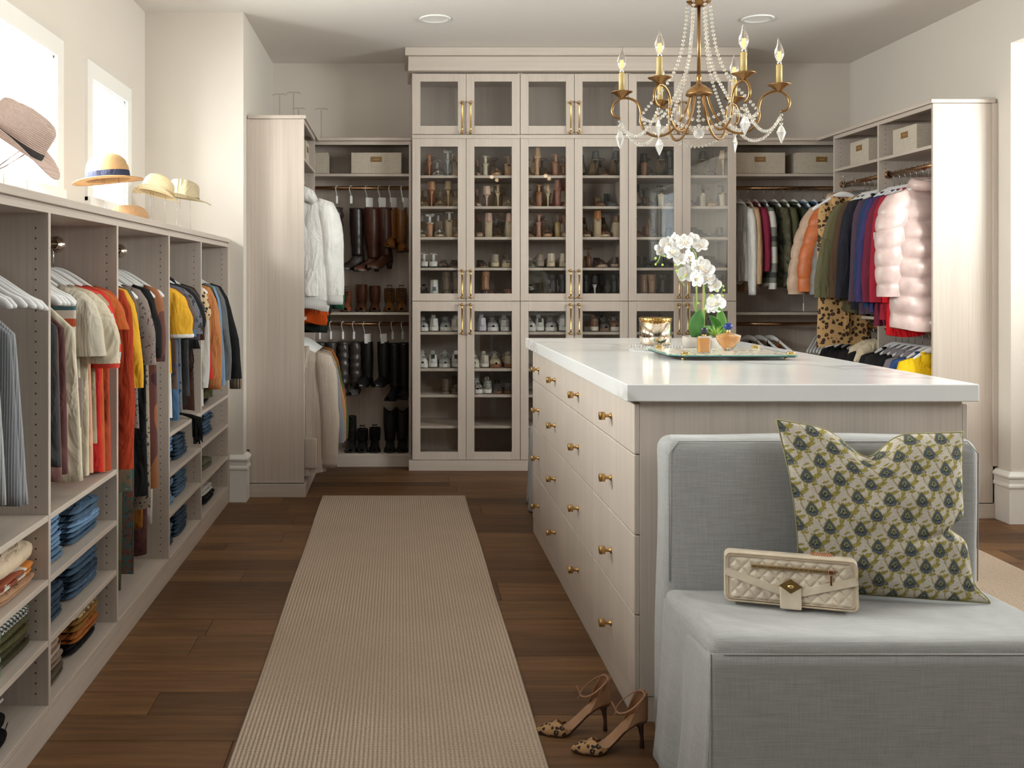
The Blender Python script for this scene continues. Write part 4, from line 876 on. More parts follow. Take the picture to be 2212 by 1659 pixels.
t = thing('black_pouch', 'black pouch lying behind the cream tote', 'bag', (XS-.10, 2.75, .628)); MB().soft(-.1, .1, -.10, .10, 0, .04, .02, (5, 5, 3)).obj('pouch_body', F('black'), t)
GR = (.20, .30, .07)
stack(XS, 2.93, .306, [(knit((.10, .085, .05), 1, .006), .042), (knit((.13, .12, .06), 1, .007), .050), (stripes([(0, (.66, .66, .66)), (.55, (.05, .05, .05))], 1, .022), .028), (fabric(GR), .042)], .28, .31, 'folded knit, %s of the green and olive pile in the nearest section', KG, 'folded_knit', 'sweater')
stack(XS+.02, 2.66, .306, [(knit((.23, .30, .19), 1, .014, 1), .085), (knit((.22, .28, .22), 1, .008), .055)], .23, .34, 'sage green chunky folded sweater, %s of the pair in the nearest section', KG, 'folded_knit', 'sweater')
stack(XS+.01, 2.72, .105, [(knit((.012, .012, .012), 1, .014, 1), .095)], .26, .35, 'black fluffy folded sweater, %s one on the nearest floor panel', KG, 'folded_knit', 'sweater')
t = thing('striped_cardigan', 'black folded cardigan with a white edge stripe on top of the fluffy black one', 'cardigan', (XS, 2.70, .201))
folded(None, .26, .32, .05, None, 9).obj('folded_cloth', F('black'), t); MB().tube([(.162, -.125, .028), (.165, 0, .03), (.162, .125, .028)], .004, 6).obj('stripe', F('white'), t, 'white edge stripe')
# ================================================================ hats on the worktop
def straw(c, sc=90):
    m, nt, b = new('straw'); v = coords(nt); wv = N(nt, 'ShaderNodeTexWave', bands_direction='Z'); wv.inputs['Scale'].default_value = sc; wv.inputs['Distortion'].default_value = 1.0; nt.links.new(v, wv.inputs[0])
    nz = noise(nt, v, 120, 2); nt.links.new(mixc(nt, .4, ramp(nt, wv.outputs[1], [(.1, sc3(c, .72)), (.6, c)]), ramp(nt, nz, [(.3, sc3(c, .8)), (.7, sc3(c, 1.15))])), b.inputs['Base Color'])
    b.inputs['Roughness'].default_value = .6; bump(nt, b, wv.outputs[1], .6, .003); return m
def hat(loc, lab, mat, band, cr, ch, br, tilt, crease=0, flat=0, bandh=.026, curl=.02, ov=1.12, legs=True, legmat=None, rz=0, taper=.86, dome=1.0):
    t = thing('brimmed_hat', lab, 'hat', loc); t.rotation_euler = (tilt[0], tilt[1], rz)
    m = MB(); n = 40
    prof = [(br, 0), (br*.98, .003)] + [(cr+(br-cr)*q, .004) for q in (.7, .4, .15)] + [(cr, .006), (cr*.99, .02)] + ([(cr*(1-(1-taper)*q), ch*q) for q in (.3, .55, .78)] + [(cr*taper*(math.cos(q*R90)**.3), ch*.8+ch*.2*math.sin(q*R90)) for q in (.2, .45, .7, .88, 1.0)] if dome < .5 else [(cr*(1-.04*q), ch*q) for q in (.25, .42)] + [(cr*.96*(math.cos(q*R90)**.7), ch*.42+ch*.58*math.sin(q*R90)) for q in (.15, .3, .45, .6, .75, .88, .96, 1.0)])
    rings = []
    for r, z in prof:
        rr = []
        for k in range(n):
            a = 2*math.pi*k/n; x, y = r*math.cos(a)*ov, r*math.sin(a)
            zz = z
            if r > cr: zz += curl*((r-cr)/(br-cr))**2*(abs(math.cos(a-R90))**2*1.6-.5)
            if z > ch*.55 and crease: zz -= crease*math.exp(-(y/(cr*.35))**2)*(z/ch)*(1 if abs(x) < cr*.9 else .6)
            if z > ch*.3 and crease: pinch = 1-.22*smooth(ch*.3, ch, z)*math.exp(-((x-cr*.7)/(cr*.5))**2); y *= pinch
            rr.append((x, y, zz))
        rings.append(rr)
    m.loft(rings, True, False, True); m.obj('hat_body', mat, t, solid=.002)
    m = MB(); m.loft([[(r*math.cos(a)*ov, r*math.sin(a), z) for a in [2*math.pi*k/n for k in range(n)]] for r, z in ((cr*1.012, .006), (cr*1.02, .012), (cr*1.0, bandh), (cr*.975, bandh+.003))], True, False, False); m.obj('hat_band', band, t)
    if legs:
        s = thing('hat_stand', 'clear stand holding up the '+' '.join(lab.split(' on ')[0].split()[:10]), 'stand', (loc[0], loc[1], ZT)); L = loc[2]-ZT+.03
        m = MB()
        for k in range(3):
            a = 2.1*k+.4; m.tube([(.05*math.cos(a), .05*math.sin(a), 0), (.045*math.cos(a), .045*math.sin(a), L)], .0022, 6)
        m.obj('stand_rods', legmat or glassmat('acrylic', (.9, .9, .9), 1.5), s); MB().lathe([(0, 0), (.055, 0), (.055, .003), (0, .003)], 24).obj('stand_base', PANE, s)
    return t
NB = fabric((.03, .035, .07))
h1 = hat((-1.27, 3.27, 1.87), 'pink perforated western hat tilted forward in the first window', straw((.60, .44, .38), 50), fabric((.05, .045, .045)), .095, .13, .165, (0, .62), .03, taper=.95, ov=1.15, dome=.2, curl=.03)
m = MB()
for s in (-1, 1): m.tube([(.05, s*.03, 0), (.02, s*.02, -.08), (-.06+s*.01, s*.02, -.19)], .0018, 5)
m.obj('chin_cord', leather((.12, .03, .02)), h1)
hat((-1.31, 4.50, 1.865), 'round-crowned tan straw hat with a navy band on a stand', straw((.62, .38, .18), 110), NB, .092, .125, .150, (0, -.10), 0, bandh=.040, curl=.006, taper=.93, ov=1.06)
hat((-1.26, 4.66, 1.684), 'low tan straw hat lying on the worktop between two others', straw((.60, .36, .18), 100), straw((.5, .28, .13)), .092, .085, .14, (0, 0), 0, legs=False, bandh=.012, ov=1.0)
hat((-1.27, 5.23, 1.865), 'bright woven straw fedora with a small brim', straw((.78, .62, .38), 45), straw((.6, .42, .2)), .082, .105, .112, (-.15, .24), .035, curl=.03, taper=.82, ov=1.12, dome=.2)
hat((-1.27, 5.86, 1.895), 'pale khaki felt hat with a studded dark band by the column', fabric((.50, .42, .28)), fabric((.10, .07, .05)), .088, .115, .155, (0, .16), .03, curl=.02, bandh=.018, dome=.2)
# clear stands on the alcove units
for k, (px, y, L) in enumerate(((604, 6.9, .20), (634, 7.1, .25), (645, 7.7, .24), (694, 7.72, .24))):
    s = thing('hat_stand', ['short clear hat stand nearest on the alcove unit top', 'tall clear hat stand on the alcove unit top', 'clear hat stand in the alcove corner', 'clear hat stand on top of the boot closet'][k], 'stand', (x_at(px, y), y, 2.4985))
    acr = glassmat('acrylic_rod', (.88, .86, .82), 1.2)
    MB().cyl((0, 0, 0), (0, 0, L), .004, n=8).obj('stand_pole', acr, s); MB().lathe([(0, 0), (.05, 0), (.05, .004), (0, .004)], 24).obj('stand_base', acr, s); MB().tube([(-.05, 0, L), (-.03, 0, L+.008), (.03, 0, L+.008), (.05, 0, L)], .004, 6).obj('cross_arm', acr, s)
# ================================================================ shoes
def ip(t, pts):
    for (a, va), (b, vb) in zip(pts, pts[1:]):
        if t <= b: q = (t-a)/(b-a) if b > a else 0; q = q*q*(3-2*q); return va+(vb-va)*q
    return pts[-1][1]
ROPE = stripes([(0, (.58, .47, .33)), (.6, (.36, .27, .17))], 2, .009)
SHN = [0]
def shoe(name, H=.0, plat=.004, toe='round', upper='pump', c=(.5, .4, .3), cs=None, heel=None, ch=None, high=1.0, laces=None, ankle=False, bow=False, mat=None, tab=None, sole_mat=None):
    """builds one shoe at the world origin, toe along +Y, and returns its root"""
    SHN[0] += 1; root = thing(name, 'shoe', 'shoe'); um = mat or leather(c, .4); sm = sole_mat or leather(cs or sc3(c, .6), .5); hm = leather(ch, .35) if ch else um
    def Y(t): return -.118+.240*t
    def e(t): return plat+H*(1-smooth(.10, .66, t))+.006*smooth(.82, 1, t)
    tw = {'round': ((.88, .036), (.97, .022), (1, .010)), 'point': ((.88, .022), (.97, .009), (1, .002)), 'square': ((.88, .036), (.98, .030), (1, .024))}[toe]
    def W(t): return ip(t, ((0, .012), (.02, .021), (.07, .029), (.3, .027), (.48, .030), (.70, .041))+tw)*(1.12 if upper == 'sneaker' else 1)
    ts = [0, .012, .035, .08, .15, .24, .34, .44, .52, .60, .68, .76, .84, .90, .95, .985, 1]
    m = MB(); rings = []; th = max(.004, min(plat, .05)) if plat > .006 else .004
    for t in ts:
        w, z = W(t)*1.04, e(t); b = z-th if upper != 'sneaker' else 0
        if plat > .006 and H < .02: b = max(0, z-plat-.001)
        rings.append([(w, Y(t), z), (w*.97, Y(t), b), (-w*.97, Y(t), b), (-w, Y(t), z)])
    m.loft(rings, True, True, True, False); m.obj('sole', sm, root)
    if heel in ('stiletto', 'block', 'flare'):
        z = e(.05)-th+.002; r = {'stiletto': (.020, .0075, .0055, .006), 'block': (.026, .023, .021, .021), 'flare': (.022, .014, .016, .019)}[heel]
        MB().tube([(0, Y(.10), z), (0, Y(.08), z*.72), (0, Y(.06), z*.3), (0, Y(.06), 0)], r, 12).obj('heel', hm, root)
    elif heel == 'wedge':
        m = MB(); rings = []
        for t in [0, .02, .06, .15, .25, .35, .45, .55, .64]:
            w, z = W(t)*1.0, e(t)-.003; rings.append([(w, Y(t), z), (w*.93, Y(t), z*.5), (w*.95, Y(t), 0), (-w*.95, Y(t), 0), (-w*.93, Y(t), z*.5), (-w, Y(t), z)])
        m.loft(rings, True, True, True); m.obj('wedge_heel', sole_mat or (leather(ch, .5) if ch else ROPE), root)
    if upper in ('pump', 'sneaker', 'loafer', 'bootie', 'mule'):
        hb = {'pump': .064, 'sneaker': .060, 'loafer': .052, 'bootie': .10, 'mule': .004}[upper]*high; hm_ = {'pump': .020, 'sneaker': .056, 'loafer': .040, 'bootie': .095, 'mule': .006}[upper]
        tc = {'pump': .66, 'sneaker': .40, 'loafer': .50, 'bootie': .34, 'mule': .55}[upper]; hv = {'pump': .036, 'sneaker': .070, 'loafer': .052, 'bootie': .085, 'mule': .045}[upper]
        def HW(t): return ip(t, ((0, hb), (.06, hb), (.25, hm_), (.5, hm_*.9), (1, hm_*.6)))
        def HC(t): return ip(t, ((0, hv), (tc, hv), (.8, hv*.66), (.93, hv*.48), (1, hv*.22)))
        m = MB(); ns = 8; cols = []
        for t in ts:
            k = smooth(tc-.06, tc+.06, t); w, z0 = W(t), e(t); L = []
            for j in range(ns+1):
                s = j/ns; xo = w*(.86+.14*s); zo = HW(t)*(1-s); xc = w*math.sin(s*R90)**.85; zc = HC(t)*max(0, math.cos(s*R90))**.8
                L.append((xo*(1-k)+xc*k, Y(t), z0+zo*(1-k)+zc*k))
            cols.append(L)
        for sg in (1, -1):
            vs = [(p[0]*sg, p[1], p[2]) for L in cols for p in L]; q = ns+1
            m.add(vs, [((i*q+j, (i+1)*q+j, (i+1)*q+j+1, i*q+j+1) if sg < 0 else (i*q+j, i*q+j+1, (i+1)*q+j+1, (i+1)*q+j)) for i in range(len(ts)-1) for j in range(ns)])
        a = cols[0]; m.loft([[(p[0], p[1], p[2]) for p in a], [(-p[0], p[1], p[2]) for p in a]], False, False, False)
        m.obj('upper', um, root, solid=.0022)
        MB().loft([[(W(t)*.9, Y(t), e(t)+.0015), (-W(t)*.9, Y(t), e(t)+.0015)] for t in ts[1:12]], False, False, False).obj('insole', leather((.45, .36, .27), .6), root)
    if upper == 'bootie':
        m = MB(); rings = []
        for i in range(8):
            q = i/7; z = H+plat+.055+q*(.085*high); rx, ry = .032+.006*q, .042+.004*q
            rings.append([(rx*math.cos(a), -.066+.012*(1-q)**2+ry*math.sin(a), z) for a in [2*math.pi*k/16 for k in range(16)]])
        m.loft(rings, True, False, False); m.obj('shaft', um, root, solid=.0022)
    if upper == 'sandal':
        m = MB()
        for t, wd, hh in ((.80, .014, .030), (.68, .010, .040)):
            m.tube([(W(t)*math.cos(a)*1.02, Y(t), e(t)+hh*math.sin(a)) for a in [math.pi*k/10 for k in range(11)]], wd, 8, flat=.14, up=(0, 0, 1) if 0 else (1, 0, 0))
        m.obj('toe_straps', um, root)
        m = MB(); m.tube([(.029*math.cos(a), Y(.13)+.032*math.sin(a), H+plat+.052+.012*max(0, math.sin(a))) for a in [2*math.pi*k/16 for k in range(16)]], .0042, 6, closed=True, flat=.5); m.tube([(0, Y(.0)+.002, H+plat), (0, Y(.0)+.001, H+plat+.056)], .010, 8, flat=.25, up=(0, 1, 0)); m.obj('ankle_strap', um, root)
        MB().loft([[(W(t)*.96, Y(t), e(t)+.0015), (-W(t)*.96, Y(t), e(t)+.0015)] for t in ts], False, False, False).obj('insole', leather((.48, .38, .28), .6), root)
    if bow:
        m = MB()
        for s in (-1, 1): m.tube([(0, Y(0)-.004, H+.062), (s*.016, Y(0)-.008, H+.072), (s*.032, Y(0)-.004, H+.068), (s*.026, Y(0)-.006, H+.056), (0, Y(0)-.004, H+.060)], .005, 6, flat=.4)
        m.obj('bow', um, root)
    if upper == 'sneaker' or laces:
        lm = fabric((.75, .75, .74)) if laces is None else laces; m = MB()
        for k in range(4):
            t = .44+.07*k; z = e(t)+ip(t, ((.4, .072), (.8, .046)))+.001; m.tube([(-.017, Y(t), z-.006), (0, Y(t)+.005, z+.001), (.017, Y(t)+.01, z-.006)], .0022, 5)
        for s in (-1, 1): m.tube([(0, Y(.42), e(.42)+.072), (s*.020, Y(.40), .105*1.0), (s*.036, Y(.42), .088), (s*.026, Y(.46), .072), (0, Y(.43), .076)], .0020, 5)
        m.obj('laces', lm, root)
        if upper == 'sneaker':
            m = MB(); m.loft([[(x*(1-.3*q), Y(.36+.02*q)-.012*q, e(.4)+.045+.045*q) for x in (-.020, -.01, .01, .020)] for q in (0, .5, 1)], False, False, False); m.obj('tongue', um, root, solid=.003)
    if tab: MB().soft(-.014, .014, Y(0)-.003, Y(0)+.006, e(0)+.030, e(0)+.062, .003, (3, 2, 3)).obj('heel_tab', leather(tab, .5), root)
    return reg(root)
NUDE = (.52, .33, .22); TANC = (.42, .22, .11); BLK = (.014, .013, .013); WHT = (.72, .71, .69); CRM = (.60, .52, .40); BRN = (.14, .06, .03); TPE = (.24, .18, .14)
PROTO = {
 'P_tan': dict(name='stiletto_pump', H=.10, toe='point', c=TANC, cs=(.25, .10, .05), heel='stiletto', d='tan stiletto pump'),
 'P_beige': dict(name='stiletto_pump', H=.105, toe='point', c=(.56, .42, .27), cs=(.35, .22, .12), heel='stiletto', d='beige stiletto pump'),
 'P_nude': dict(name='stiletto_pump', H=.072, toe='point', c=(.60, .43, .35), heel='stiletto', d='nude patent pump'),
 'P_plat': dict(name='platform_pump', H=.11, plat=.018, c=(.50, .31, .18), cs=(.5, .31, .18), heel='flare', d='nude platform pump'),
 'P_rose': dict(name='platform_pump', H=.105, plat=.012, c=(.34, .15, .11), cs=(.34, .15, .11), heel='block', d='rose brown block-heeled pump'),
 'P_blk': dict(name='stiletto_pump', H=.10, toe='point', c=BLK, cs=(.3, .2, .1), heel='stiletto', d='black stiletto pump'),
 'B_rust': dict(name='heeled_sandal', H=.085, upper='sandal', c=(.42, .17, .07), heel='stiletto', d='cognac heeled sandal'),
 'S_wht': dict(name='heeled_sandal', H=.10, upper='sandal', c=(.62, .63, .64), heel='stiletto', bow=True, d='white strappy sandal with a bow'),
 'b_wht': dict(name='heeled_sandal', H=.06, upper='sandal', c=(.64, .64, .64), heel='block', d='white open-toe sandal'),
 'b_tan': dict(name='heeled_sandal', H=.07, upper='sandal', c=(.48, .33, .18), heel='block', d='tan open-toe sandal'),
 'b_brn': dict(name='heeled_sandal', H=.07, upper='sandal', c=BRN, cs=TANC, heel='block', d='brown open-toe sandal'),
 'b_blk': dict(name='heeled_sandal', H=.07, upper='sandal', c=BLK, heel='block', d='black open-toe sandal'),
 'B_wbow': dict(name='heeled_sandal', H=.085, plat=.008, upper='sandal', c=WHT, heel='block', ch=(.42, .21, .10), bow=True, d='white bow sandal with a wooden heel'),
 'B_crm': dict(name='slingback', H=.075, toe='point', upper='sandal', c=CRM, heel='flare', d='cream slingback'),
 'B_brn': dict(name='block_heel_sandal', H=.085, upper='sandal', c=TANC, heel='block', ch=(.30, .13, .06), d='brown block-heeled sandal'),
 'B_rgold': dict(name='block_heel_sandal', H=.09, upper='sandal', c=(.40, .20, .14), heel='flare', d='rose gold block-heeled sandal'),
 'B_olv': dict(name='block_heel_sandal', H=.09, upper='sandal', c=(.2, .12, .09), heel='block', ch=(.34, .24, .09), d='sandal with an olive wooden heel'),
 'B_cop': dict(name='block_heel_pump', H=.085, c=BLK, heel='block', ch=(.30, .13, .08), d='black pump with a copper block heel'),
 'B_chr': dict(name='block_heel_pump', H=.10, c=BLK, heel='stiletto', ch=(.55, .55, .55), d='black pump with a silver heel'),
 'B_cblk': dict(name='block_heel_sandal', H=.08, upper='sandal', c=BLK, heel='block', ch=(.55, .48, .36), d='black sandal with a cream block heel'),
 'W_wht': dict(name='espadrille_wedge', H=.095, plat=.016, upper='sandal', c=WHT, heel='wedge', sole_mat=ROPE, d='white rope espadrille wedge'),
 'W_nude': dict(name='espadrille_wedge', H=.085, plat=.016, c=(.52, .32, .25), heel='wedge', sole_mat=ROPE, d='nude rope espadrille wedge'),
 'W_tan': dict(name='espadrille_wedge', H=.10, plat=.016, c=(.45, .18, .05), heel='wedge', sole_mat=ROPE, d='cognac rope espadrille wedge'),
 'W_blk': dict(name='espadrille_wedge', H=.08, plat=.016, upper='loafer', c=BRN, heel='wedge', sole_mat=ROPE, d='dark rope espadrille wedge'),
 'w_tan': dict(name='wedge_sandal', H=.06, plat=.02, upper='sandal', c=(.30, .16, .09), cs=(.42, .24, .12), heel='wedge', ch=(.40, .24, .13), d='tan wedge sandal'),
 'L_wht': dict(name='platform_sandal', H=.012, plat=.035, upper='sandal', c=WHT, cs=WHT, d='white platform sandal'),
 'L_tpe': dict(name='platform_sandal', H=.012, plat=.036, upper='loafer', toe='square', c=TPE, cs=TPE, d='taupe platform slide'),
 'L_crm': dict(name='platform_slip_on', H=.01, plat=.030, upper='loafer', c=CRM, cs=(.55, .46, .32), high=1.3, d='cream canvas platform slip-on'),
 'L_met': dict(name='platform_slip_on', H=.01, plat=.030, upper='loafer', c=(.35, .29, .23), cs=(.52, .42, .28), high=1.2, d='metallic platform slip-on'),
 'L_brn': dict(name='loafer', H=.01, plat=.018, upper='loafer', c=(.07, .035, .025), cs=(.40, .30, .20), d='dark brown loafer'),
 'L_blk': dict(name='loafer', H=.01, plat=.012, upper='loafer', c=BLK, cs=BLK, high=1.3, d='black loafer'),
 'f_tpe': dict(name='flat_shoe', H=.004, plat=.006, upper='loafer', c=TPE, cs=(.08, .07, .06), d='taupe flat shoe'),
 'f_dk': dict(name='flat_shoe', H=.004, plat=.006, upper='loafer', c=(.08, .06, .05), cs=TANC, d='dark flat shoe'),
 'f_blk': dict(name='ballet_flat', H=.004, plat=.005, upper='pump', c=BLK, d='black ballet flat'),
 'f_snk': dict(name='flat_shoe', H=.004, plat=.006, upper='loafer', mat=camo([(.3, .27, .22), (.1, .09, .07), (.45, .4, .33)], 60), d='snake print flat'),
 'm_brn': dict(name='suede_mule', H=.07, toe='point', upper='mule', c=(.26, .14, .08), heel='block', d='brown suede mule'),
 'p_navy': dict(name='pointed_pump', H=.05, toe='point', c=(.13, .15, .18), heel='block', d='slate blue pump'),
 'T_tpe': dict(name='ankle_boot', H=.06, upper='bootie', toe='point', c=(.24, .18, .13), heel='block', d='taupe ankle boot'),
 'T_tan': dict(name='ankle_boot', H=.065, upper='bootie', c=(.36, .18, .10), heel='block', ch=(.07, .02, .015), d='tan patent ankle boot'),
 'T_gry': dict(name='ankle_boot', H=.05, upper='bootie', c=(.055, .045, .05), cs=(.6, .14, .03), heel='block', d='orange-soled dark grey ankle boot'),
 'T_blk': dict(name='ankle_boot', H=.05, upper='bootie', c=BLK, heel='block', d='black ankle boot'),
 'T_brn': dict(name='ankle_boot', H=.05, upper='bootie', c=(.32, .2, .13), heel='block', d='sand ankle boot'),
 'c_clr': dict(name='heeled_sandal', H=.085, upper='sandal', c=(.36, .24, .13), heel='stiletto', ch=(.5, .4, .3), d='caramel sandal with a clear-look heel'),
 'c_cor': dict(name='flat_sandal', H=.01, plat=.008, upper='sandal', c=(.45, .18, .12), d='coral flat sandal'),
 'K_hi': dict(name='high_top_sneaker', H=.010, plat=.03, upper='sneaker', c=(.66, .65, .6), cs=WHT, high=1.9, tab=(.10, .14, .18), d='denim-collared white high-top sneaker'),
 'K_bw': dict(name='sneaker', H=.008, plat=.026, upper='sneaker', c=(.05, .05, .05), cs=WHT, d='black and white sneaker'),
 'K_wht': dict(name='sneaker', H=.008, plat=.030, upper='sneaker', c=WHT, cs=WHT, d='white leather sneaker'),
 'K_slv': dict(name='sneaker', H=.008, plat=.028, upper='sneaker', c=(.42, .42, .43), cs=WHT, d='silver grey sneaker'),
 'K_crm': dict(name='sneaker', H=.008, plat=.026, upper='sneaker', c=(.62, .58, .50), cs=(.66, .62, .55), d='cream sneaker'),
 'K_lil': dict(name='sneaker', H=.008, plat=.034, upper='sneaker', c=(.66, .67, .76), cs=(.55, .52, .62), d='lilac white sneaker'),
 'K_str': dict(name='canvas_sneaker', H=.006, plat=.030, upper='sneaker', c=(.66, .64, .62), cs=WHT, high=.85, d='white canvas low-top sneaker'),
 'K_tab': dict(name='sneaker', H=.008, plat=.030, upper='sneaker', c=(.66, .66, .64), cs=WHT, tab=(.03, .03, .03), d='white sneaker with a black heel tab'),
 'K_gum': dict(name='sneaker', H=.008, plat=.022, upper='sneaker', c=(.52, .43, .30), cs=(.30, .11, .04), d='beige sneaker with a gum sole'),
 'K_brn': dict(name='sneaker', H=.008, plat=.030, upper='sneaker', c=(.22, .11, .06), cs=(.66, .62, .55), d='brown sneaker with a pale sole'),
 'K_drk': dict(name='sneaker', H=.008, plat=.020, upper='sneaker', c=(.10, .09, .08), cs=(.20, .12, .08), d='charcoal sneaker with white laces'),
 'K_zeb': dict(name='sneaker', H=.008, plat=.028, upper='sneaker', mat=camo([(.5, .48, .42), (.1, .1, .09), (.5, .48, .42), (.25, .3, .33)], 55), cs=WHT, d='zebra print sneaker'),
 'K_ani': dict(name='sneaker', H=.006, plat=.016, upper='loafer', c=(.07, .05, .045), cs=(.24, .10, .05), high=1.2, d='brown boat shoe'),
 'Z_fur': dict(name='fuzzy_slipper', H=.004, plat=.01, upper='loafer', mat=camo([(.03, .025, .02), (.16, .13, .10), (.05, .04, .035)], 120), high=1.9, d='dark fuzzy slipper'),
}
POOL = {}
ROWN = ['top', 'second', 'third', 'fourth', 'fifth', 'sixth', 'seventh', 'eighth']; PN = ['first', 'second', 'third', 'fourth', 'fifth', 'sixth']
SHELFZ = [2.198, 1.968, 1.738, 1.509, 1.2645, 1.030, .757, .562]
def put_shoe(key, loc, rz, label, group):
    d = dict(PROTO[key]); d.pop('d'); d['H'] = d.get('H', 0)*(1.2 if d.get('H', 0) > .05 else 1)
    if key not in POOL: POOL[key] = shoe(**d); o = POOL[key]
    else: o = copy_tree(POOL[key])
    o.location = loc; o.rotation_euler = (0, 0, rz); tag(o, label, 'shoe', group); return o
ROWS = {
 (0, 0): 'B_rust h 927,b_wht t 947,S_wht h 968,P_beige t 987', (0, 1): 'b_tan t 914,P_tan h 932,b_tan t 952,P_beige h 970,b_tan t 988',
 (0, 2): 'W_wht t 912,B_wbow h 928,W_wht t 950,W_wht h 970,w_tan t 989', (0, 3): 'L_wht h 915,L_wht h 935,f_tpe t 959,f_dk t 983', (0, 4): 'K_bw t 916,K_hi h 939,T_tpe h 965,T_tpe h 986',
 (1, 0): 'P_nude t 1032,B_crm h 1050,w_tan t 1074,w_tan h 1099', (1, 1): 'P_nude t 1031,P_nude h 1053,c_clr h 1077,c_clr t 1099', (1, 2): 'W_nude t 1036,W_nude h 1056,b_brn t 1078,W_nude h 1101',
 (1, 3): 'f_dk t 1042,L_met h 1071,L_met t 1097', (1, 4): 'T_tan h 1049,c_cor t 1074,c_cor h 1098',
 (2, 0): 'b_tan t 1143,P_plat h 1161,b_brn t 1181,B_brn h 1201,b_brn h 1221', (2, 1): 'b_tan t 1145,B_brn h 1165,c_clr h 1185,P_rose h 1206,P_rose t 1224', (2, 2): 'b_brn t 1146,B_rgold h 1164,w_tan t 1184,B_olv h 1205,W_nude t 1222',
 (2, 3): 'f_snk t 1146,L_tpe h 1166,L_crm h 1191,L_crm h 1217', (2, 4): 'K_bw t 1152,T_gry h 1196,T_gry h 1219',
 (3, 0): 'P_blk t 1265,P_blk h 1287,b_brn t 1309,P_blk h 1332', (3, 1): 'm_brn t 1301,p_navy t 1325', (3, 2): 'W_blk t 1268,W_tan h 1291,W_blk t 1311,W_blk h 1333', (3, 3): 'b_brn h 1272,L_brn t 1302,L_brn h 1331', (3, 4): 'T_blk h 1266,B_chr h 1286,T_blk t 1309,T_blk h 1331',
 (4, 0): 'B_cop h 1392,b_blk t 1412,P_blk h 1431,T_blk h 1451', (4, 1): 'P_blk t 1387,b_blk t 1408,B_cblk h 1428,w_tan t 1449', (4, 2): 'b_brn t 1383,b_brn h 1401,f_blk t 1424,f_blk h 1446', (4, 3): 'L_blk h 1384,L_blk t 1404,L_blk h 1426,L_blk t 1447', (4, 4): 'T_brn h 1391,T_brn h 1411,T_blk h 1433,T_blk t 1451',
 (5, 0): 'b_blk t 1500,P_blk h 1520,b_blk t 1541,P_beige h 1563', (5, 1): 'b_blk t 1500,B_cblk h 1520,w_tan t 1541,B_cblk h 1563', (5, 2): 'f_blk h 1500,f_blk t 1528,f_blk h 1556', (5, 3): 'L_blk t 1503,L_blk h 1530,L_blk t 1556', (5, 4): 'T_blk h 1502,T_blk t 1529,T_blk h 1557',
 (0, 5): 'K_slv t 914,K_wht h 937,K_slv t 963,K_crm h 986', (1, 5): 'K_lil h 1041,K_slv t 1067,K_str h 1091', (2, 5): 'K_wht t 1146,K_tab h 1166,K_slv t 1193,K_wht h 1218', (3, 5): 'K_brn h 1285,K_drk t 1308,K_brn t 1333', (4, 5): 'K_drk h 1385,K_brn t 1436', (5, 5): 'K_drk t 1548',
 (0, 6): 'K_wht t 913,K_tab h 936,K_slv t 962,K_tab h 986', (1, 6): 'K_crm t 1026,K_crm h 1046,K_gum t 1072,K_gum h 1099', (0, 7): 'Z_fur h 963,Z_fur t 985', (1, 7): 'K_zeb t 1032,K_zeb h 1054,K_ani t 1078,K_ani h 1098'}
ords = ['leftmost', 'second from left', 'third from left', 'fourth from left', 'fifth from left']
for (p, r), s in ROWS.items():
    it = s.split(',')
    for k, q in enumerate(it):
        key, o, px = q.split(); px = float(px); yy = 7.585+rnd.uniform(-.01, .015)
        x = (px-860)*(yy-.12)/2150
        put_shoe(key, (x, yy, SHELFZ[r]+.0006), (0 if o == 'h' else math.pi)+rnd.uniform(-.05, .05), '%s, %s in %s row, %s glass door' % (PROTO[key]['d'], ords[k], ROWN[r], PN[p]), 'shoes behind the glass doors')
